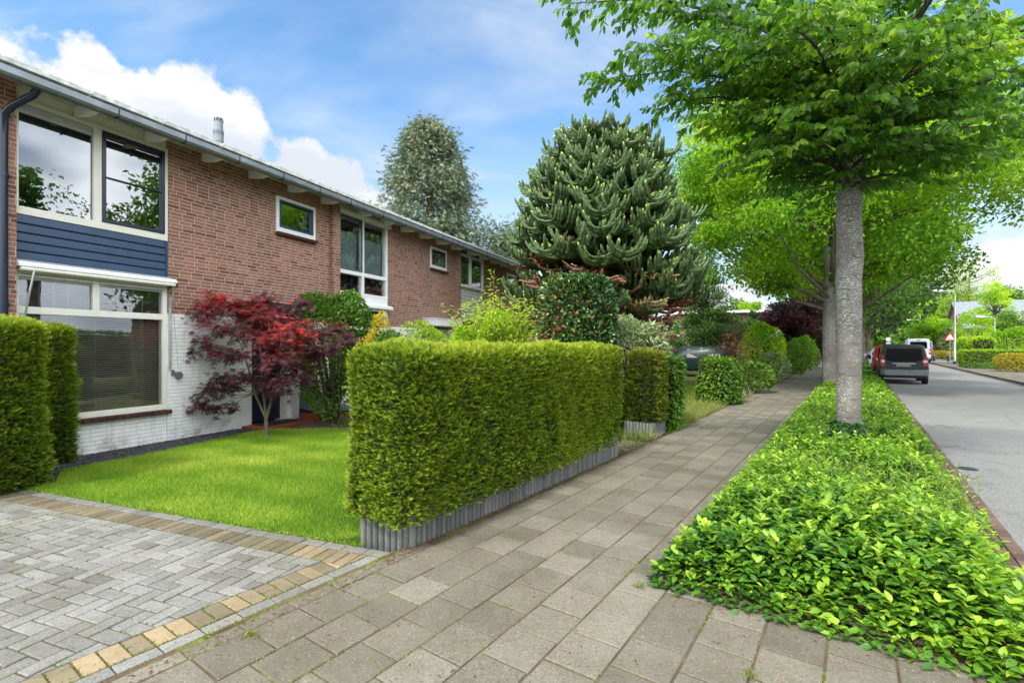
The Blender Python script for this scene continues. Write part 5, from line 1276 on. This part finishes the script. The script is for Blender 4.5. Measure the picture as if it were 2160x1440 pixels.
r = simple_house('brick_house','brick house glimpsed through the lower limbs of the monkey puzzle tree',(x-3.4,y+5,0),R(-5),6.6,9.,5.2,0,'slate',flat=True,wins=[(-2.4,-1.2,.9,2.2,'f'),(0,1.4,3.3,4.5,'f')])
b = MB(); b.tube([(2.6,-4.58,0),(2.6,-4.58,5.2)], .05, 8); b.build('downpipe', M['alu'], r)
x, y, _ = at(1545, 700, 52.); simple_house('flat_roofed_house','far brick house with white eaves seen over the dark garden tree',(x,y+3,0),R(-23),8.,8.,5.1,0,'slate',flat=True)
x, y, _ = at(2158, 700, 72.); simple_house('gabled_house','house with a big pale grey roof at the right edge',(x,y+3,0),R(-30),11.,9.,4.7,3.7,'zinc')
x, y, _ = at(2072, 700, 76.); simple_house('gabled_house','small house with a low slanting grey roof behind the gardens on the right',(x+1,y,0),R(50),9.,7.,4.0,2.2,'zinc')

x, y = G(2040,977)
dc = thing('drain_cover', (x,y,-.075), 'small dark iron drain cover in the asphalt near the brick gutter', 'drain cover'); b = MB(); b.cyl((0,0), .12, .0, .006, 20); b.build('lid', M['dark'], dc)
def twig(pxs, label, r_=.004, z_=-.07):
    P = [G(a_,b_,z_) for a_,b_ in pxs]; t_ = thing('fallen_twig', (*P[0],z_), label, 'twig'); b = MB(); b.tube([(p[0],p[1],z_+r_+.012*(i%2)) for i,p in enumerate(P)], [r_*.6]+[r_]*(len(P)-2)+[r_*.4], 5); b.build('branch', M['araud'], t_, world=True)
twig([(1944,895),(1966,901),(1985,896),(2004,903),(2020,899)], 'reddish fallen twig on the asphalt beside the planting, nearer the parked van')
twig([(1955,938),(1985,944),(2018,941),(2040,948)], 'thin fallen twig on the asphalt level with the nearest tree trunk')
twig([(1990,1008),(2020,1001),(2052,1010),(2075,1004)], 'fallen twig on the asphalt close to the iron drain cover')
# ------------------------------------------------------------------ street furniture
def tubeobj(name, pts, r, mat, root, n=10, **k): b = MB(); b.tube(pts, r, n); return b.build(name, mat, root, smooth=True, **k)
def lamp(loc, rz, h, label, arms=1):
    r = thing('street_lamp', loc, label, 'street lamp', rz, 'street lamps'); 
    tubeobj('pole', [(0,0,0),(0,0,1.2),(0,0,1.25),(0,0,h*.55),(0,0,h-.55),(-.04,0,h-.22),(-.18,0,h-.06),(-.45,0,h)], [.10,.10,.085,.075,.06,.055,.05,.045], M['alu'], r)
    tubeobj('base_sleeve', [(0,0,0),(0,0,.25)], [.125,.125], M['dark'], r)
    for a in range(arms):
        z = h-1.1*a; tubeobj('arm', [(-.40,0,z),(-1.3,0,z+.02)] if a == 0 else [(-.05,0,z),(-1.6,0,z+.02)], [.04,.035], M['alu'], r)
        b = MB(); b.tube([(-1.2-.3*a,0,z+.02),(-1.35-.3*a,0,z+.03),(-1.9-.3*a,0,z+.04),(-2.25-.3*a,0,z+.03)], [.05,.11,.12,.05], 10); hd = b.build('lamp_head', M['white'], r, smooth=True)
        b = MB(); b.box(-1.95-.3*a,-1.35-.3*a,-.07,.07,z-.10,z-.075); b.build('lens', M['curtain'], hd)
lamp((*at(2014,768,45)[:2],.03), R(6), 6.62, 'tall white street lamp standing on the right-hand pavement by the traffic sign')
lamp((*at(1941,760,80)[:2],0), R(4), 7.0, 'distant street lamp with two arms beside the mop-headed tree', 2)
lamp((*at(2098,760,50)[:2],0), R(10), 4.6, 'slim low lamp post among the bushes of the right-hand garden')
x, y, _ = at(2004,768,46)
r = thing('warning_sign', (x,y,.03), 'triangular red-bordered speed bump warning sign on a thin pole', 'traffic sign', R(-38))
tubeobj('pole', [(0,0,0),(0,0,2.55)], .03, M['alu'], r)
def tri(s, z): return [(-s/2,z-s*.289),(s/2,z-s*.289),(0,z+s*.577)]
b = MB(); b.prism(tri(.92,2.42), -.045, -.032); sg = b.build('sign_board', m_plain('sign_red', (.60,.02,.02), .4), r)
b = MB(); b.prism(tri(.60,2.405), -.049, -.0452); b.build('sign_face', M['white'], sg)
b = MB(); b.prism([(-.17,2.29),(.17,2.29),(.17,2.31),(.10,2.32),(.04,2.375),(-.04,2.375),(-.10,2.32),(-.17,2.31)], -.052, -.0492); b.build('symbol', M['black'], sg)
x, y, _ = at(1874,760,62); r = thing('round_sign', (x,y,0), 'small round white sign on a post behind the parked cars', 'traffic sign', R(-38))
tubeobj('pole', [(0,0,0),(0,0,2.6)], .03, M['alu'], r); b = MB(); b.tube([(0,-.03,2.5),(0,-.05,2.5)], .26, 20); b.box(-.24,.24,-.05,-.03,1.95,2.15); b.build('sign_board', M['white'], r)
for i, (px, py, lb) in enumerate(((1964,763,'dark bollard at the pavement corner, leftmost of three'),(1970,761,'dark bollard at the pavement corner, middle of three'),(2000,762,'dark bollard beside the pole of the warning sign'))):
    x, y, _ = at(px, py, 53.5); r = thing('bollard', (x,y,.02), lb, 'bollard', 0, 'bollards at the street corner')
    tubeobj('post', [(0,0,0),(0,0,.78),(0,0,.84)], [.11,.10,.07], M['dark'], r, 12); tubeobj('band', [(0,0,.62),(0,0,.68)], [.108,.107], M['alu'], r, 12)
x, y, _ = at(1944,758,60); r = thing('utility_box', (x,y,0), 'grey utility cabinet at the far corner behind the dark van', 'utility box', R(-35))
b = MB(); b.box(-.45,.45,-.2,.2,0,1.0); b.build('cabinet', M['grey'], r, bevel=.02); b = MB(); b.box(-.48,.48,-.23,.23,1.0,1.05); b.build('lid', M['slate'], r)

# ------------------------------------------------------------------ vehicles (x forward, y left, z up; origin on the ground under the rear bumper)
def paint(name, c): return m_plain(name, c, .35, .1, var=.04, coat=.03 if max(c) < .1 else .5, spec=.15)
M['carglass'] = m_plain('car_glass', (.004,.006,.007), .10, 0, spec=.22)
M['redlens'] = m_plain('red_lens', (.50,.01,.012), .15, coat=.6); M['plate'] = m_plain('plain_plate', (.36,.31,.20), .5); M['yplate'] = m_plain('yellow_plate', (.75,.50,.03), .5)
def vehicle(name, label, loc, rz, st, color, cat='car', group=None, plate='plate', rack=False, tallglass=False, wheels=(.85,3.5), wr=.33, rearwin=(.62,1.02,1.58), split=None, glass_from=.55, lamps=(.78,1.30,.16), plastic=None, glass_to=None, hatch_curve=.06):
    """st: list of (x, z_bottom, z_belt, z_roof, half width belt, half width roof)"""
    root = thing(name, loc, label, cat, rz, group)
    secs = []
    for (x, zb, zl, zr, wb, wr_) in st:
        pr = [(wb*.90,zb),(wb*.985,zb+.10),(wb*1.0,zb+(zl-zb)*.45),(wb*.985,zl-.10),(wb*.965,zl)]
        pr += [(wb*.965+(wr_-wb*.965)*.55, zl+(zr-zl)*.55),(wr_, zr-.09),(wr_*.93,zr-.03),(wr_*.6,zr),(0,zr+.015)]
        secs.append((x, pr))
    b = MB(); n = len(secs[0][1])
    for (x, pr) in secs: b.v += [(x,y,z) for y,z in pr]+[(x,-y,z) for y,z in pr[-2::-1]]; b.t += [.5]*(2*n-1)
    m = 2*n-1
    for i in range(len(secs)-1): b.f += [(i*m+j,(i+1)*m+j,(i+1)*m+j+1,i*m+j+1) for j in range(m-1)]+[(i*m+m-1,(i+1)*m+m-1,(i+1)*m,i*m)]
    b.f += [tuple(range(m)), tuple((len(secs)-1)*m+j for j in range(m-1,-1,-1))]
    body = b.build('body', color, root, smooth=True, bevel=.02)
    # side glass, just proud of the upper body
    def side(x): 
        for a, c in zip(st, st[1:]):
            if a[0] <= x <= c[0]: f = (x-a[0])/(c[0]-a[0]); return [a[i]+(c[i]-a[i])*f for i in range(6)]
        return st[-1]
    gt = glass_to or st[-3][0]
    cuts = split or [glass_from, (glass_from+gt)/2-.3, (glass_from+gt)/2+.35, gt]
    for s in (1,-1):
        for a, c in zip(cuts, cuts[1:]):
            b = MB(); A, Cc = side(a+.04), side(c-.04)
            def pt(S_, f, o=.008): x,zb,zl,zr,wb,w2 = S_; y0 = wb*.965; y = y0+(w2-y0)*f*.96; return (x, s*(y+o), zl+.02+(zr-zl-.13)*f)
            q = [pt(A,0),pt(Cc,0),pt(Cc,.55),pt(Cc,1),pt(A,1),pt(A,.55)]
            q2 = [(p[0],p[1]-s*.03,p[2]) for p in q]; b.add(q+q2, [(0,1,2,5) if s > 0 else (5,2,1,0),(5,2,3,4) if s > 0 else (4,3,2,5)]+[(i,i+6,(i+1)%6+6,(i+1)%6) for i in range(6)])
            b.build('side_window', M['carglass'], root)
    # rear window, lamps, bumper, plate
    x0, zb, zl, zr, wb, w2 = st[0]; hw, z0, z1 = rearwin
    def rx(z): return -.004 if z <= zl else np.interp(z, [zl, zr], [0, 0])-.004
    pts = [(-hw*.90,z0),(-hw*.6,z0-.05),(hw*.6,z0-.05),(hw*.90,z0),(hw,z0+.07),(hw*.95,z1-.06),(hw*.86,z1),(-hw*.86,z1),(-hw*.95,z1-.06),(-hw,z0+.07)]
    b = MB(); b.prismx([(y,z) for y,z in pts], x0-.018, x0+.01); b.build('rear_window', M['carglass'], root, bevel=.004)
    for s in (1,-1):
        b = MB(); a0, a1, lw = lamps; yo = wb*.985; b.prismx([(s*(yo-lw),a0),(s*(yo+.012),a0+.02),(s*(yo-.03),a1),(s*(yo-lw*.8),a1-.05)], x0-.035, x0+.14); l = b.build('rear_light', M['redlens'], root, bevel=.008)
        b = MB(); zc = (a0*.55+a1*.45); b.prismx([(s*(yo-lw*.95),zc-.06),(s*(yo-.02),zc-.06),(s*(yo-.02),zc+.05),(s*(yo-lw*.95),zc+.05)], x0-.04, x0+.02); b.build('lens', M['white'], l)
    b = MB(); b.prismz([(x0-.14,-wb*.80),(x0-.14,wb*.80),(x0-.06,wb*.99),(x0+.35,wb*1.01),(x0+.35,-wb*1.01),(x0-.06,-wb*.99)], zb+.05, zb+.32); b.build('bumper', plastic or color, root, bevel=.03)
    b = MB(); b.box(x0-.10,x0+.3,-wb*.8,wb*.8,zb-.06,zb+.06); b.box(x0+.3, st[-1][0]-.2, -wb*.85, wb*.85, zb-.02, zb+.06); b.build('underbody', M['black'], root)
    b = MB(); zp = (z0+zb+.32)/2-.02; b.box(x0-.045,x0-.02,-.26,.26,zp-.055,zp+.055); b.build('number_plate', M[plate], root)
    b = MB(); b.box(x0-.05,x0-.015,-.42,.42,zp+.075,zp+.105); b.build('handle', M['alu'], root)
    b = MB(); b.box(x0-.03,x0+.03,-.14,.14,zr-.10,zr-.07); b.build('brake_light', M['redlens'], root)
    b = MB(); b.tube([(x0-.03,0,z0-.02),(x0-.035,-.30,z0+.07)], .012, 6); b.build('wiper', M['black'], root)
    wm = max(s_[4] for s_ in st)
    for x in wheels:
        for s in (1,-1):
            b = MB(); b.tube([(x,s*(wm-.20),wr),(x,s*(wm-.18),wr),(x,s*(wm+.0),wr),(x,s*(wm+.015),wr)], [wr*.92,wr,wr,wr*.93], 22); w_ = b.build('wheel', M['black'], root, smooth=True)
            b = MB(); b.tube([(x,s*(wm+.0),wr),(x,s*(wm+.022),wr),(x,s*(wm+.016),wr)], [wr*.62,wr*.60,wr*.2], 16); b.build('rim', M['alu'], w_, smooth=True)
            b = MB(); b.tube([(x,s*(wm-.1),wr+.01),(x,s*(wm+.002),wr+.01)], wr*1.14, 22); b.build('wheel_arch', M['black'], root)
    for s in (1,-1):
        xm = st[-4][0]; zm = side(min(xm, st[-1][0]))[2]; b = MB(); b.box(xm-.12,xm+.05,s*(wm+.03) if s > 0 else s*(wm+.22),s*(wm+.22) if s > 0 else s*(wm+.03),zm-.02,zm+.17); b.build('mirror', plastic or color, root, bevel=.03)
    if rack:
        for s in (1,-1): b = MB(); b.tube([(x0+.35,s*w2*.86,zr-.0),(x0+.42,s*w2*.86,zr+.06),(x0+2.3,s*w2*.86,zr+.07),(x0+2.5,s*w2*.86,zr+.0)], .018, 8); b.build('roof_rail', M['dark'], root)
    return root
VAN = [(0,.34,1.02,1.74,.86,.70),(.12,.32,1.03,1.79,.90,.74),(1.0,.30,1.02,1.80,.90,.75),(2.2,.30,1.01,1.79,.90,.74),(2.75,.30,1.01,1.70,.90,.70),(3.35,.30,1.00,1.20,.89,.66),(4.1,.32,.86,.92,.86,.66),(4.38,.40,.72,.78,.72,.5)]
EST = [(0,.32,.92,1.38,.80,.60),(.15,.30,.93,1.43,.86,.64),(1.2,.28,.92,1.47,.87,.66),(2.3,.28,.92,1.44,.87,.64),(2.7,.28,.91,1.35,.87,.62),(3.3,.28,.90,1.00,.86,.6),(4.2,.3,.76,.82,.82,.6),(4.5,.38,.62,.68,.68,.5)]
SUVC = [(0,.36,1.02,1.36,.80,.58),(.25,.34,1.03,1.58,.90,.64),(1.2,.32,1.02,1.66,.92,.68),(2.3,.32,1.01,1.64,.92,.66),(2.8,.32,1.00,1.50,.92,.64),(3.4,.32,.99,1.08,.91,.62),(4.2,.34,.88,.94,.87,.62),(4.5,.42,.72,.78,.72,.5)]
BIG = [(0,.4,1.3,2.45,.98,.86),(.1,.38,1.3,2.5,1.0,.88),(3.,.38,1.3,2.5,1.0,.88),(4.,.38,1.3,2.4,1.0,.86),(4.4,.38,1.25,1.9,1.0,.8),(4.9,.38,1.2,1.35,.98,.75),(5.5,.4,1.0,1.1,.95,.7),(5.7,.45,.85,.9,.8,.6)]
yaw = math.pi/2-TH
zr_ = -.075
vehicle('parked_van','dark grey parked van, the nearest vehicle in the street',S(1.73,28.6,zr_),yaw,VAN,paint('grey_car_paint',(.055,.068,.078)),'van','vehicles parked along the left kerb',rack=True,rearwin=(.66,1.08,1.62),plastic=M['grey'],lamps=(.80,1.34,.17))
vehicle('parked_car','red parked van-like car just ahead of the dark grey van',S(1.62,34.6,zr_),yaw,VAN,paint('red_car_paint',(.52,.02,.012)),'car','vehicles parked along the left kerb',rearwin=(.66,1.08,1.62),plastic=M['black'])
vehicle('parked_car','white parked estate car in front of the red one',S(1.55,47.5,zr_),yaw,EST,paint('white_car_paint',(.72,.74,.76)),'car','vehicles parked along the left kerb',plate='yplate',rack=True,rearwin=(.60,.98,1.32),lamps=(.70,1.10,.12))
vehicle('parked_car','silver car far ahead, its roof just over the dark grey van',S(1.9,62,zr_),yaw,EST,paint('silver_car_paint',(.45,.47,.50)),'car','vehicles parked along the left kerb',plate='yplate',rearwin=(.60,.98,1.32),lamps=(.70,1.10,.12))
vehicle('white_van','tall white van far down the street',S(5.2,66,zr_),yaw,BIG,paint('white_van_paint',(.75,.77,.80)),'van',None,plate='yplate',rearwin=(.7,1.5,2.2),glass_from=3.6,glass_to=4.4,wheels=(1.,4.6),wr=.36,lamps=(.9,1.5,.14))
vehicle('delivery_van','white and dark van beyond the tall white van',S(8.2,95,zr_),yaw,BIG,paint('pale_van_paint',(.62,.64,.68)),'van',None,plate='yplate',rearwin=(.7,1.5,2.2),glass_from=3.6,glass_to=4.4,wheels=(1.,4.6),wr=.36,lamps=(.9,1.5,.14))
x, y, _ = at(1548, 784, 26.5)
vehicle('parked_suv','dark green car parked on the drive behind the hornbeam stump',(x,y,0),math.pi/2+R(62),SUVC,paint('green_car_paint',(.010,.030,.028)),'car',None,rearwin=(.55,1.10,1.50),lamps=(.92,1.18,.24),wr=.35,plastic=M['black'])

# across the street, behind the right edge of the picture: what the panes of the nearest house mirror
clump_tree('garden_tree','leafy tree across the street, mirrored in the upper windows of the nearest house','tree',(19.,12.6,0),(3.4,3.),3.,13.,9000,M['mid'],'bark',SIMPLE,.32,70,.25,1.5,seed=97)

hedge('street_hedge','long tall hedge across the street, mirrored in the lower windows of the nearest house','hedge',S(9.5,10),math.atan2(CT,ST),(34.,1.2,2.3),9000,M['mid'],SIMPLE,.22,seed=99,rnd=.2)
simple_house('brick_house','brick house across the street, mirrored in the panes of the nearest house',(*S(19.,3.)[:2],0),math.atan2(CT,ST)-math.pi,16.,8.,5.4,2.,'slate',wins=[(-6,-3.5,.9,2.2,'f'),(-2,.5,.9,2.2,'f'),(2.,5.,.9,2.2,'f'),(-6,-3.5,3.4,4.8,'f'),(-1,1.,3.4,4.8,'f'),(3.,5.,3.4,4.8,'f')])
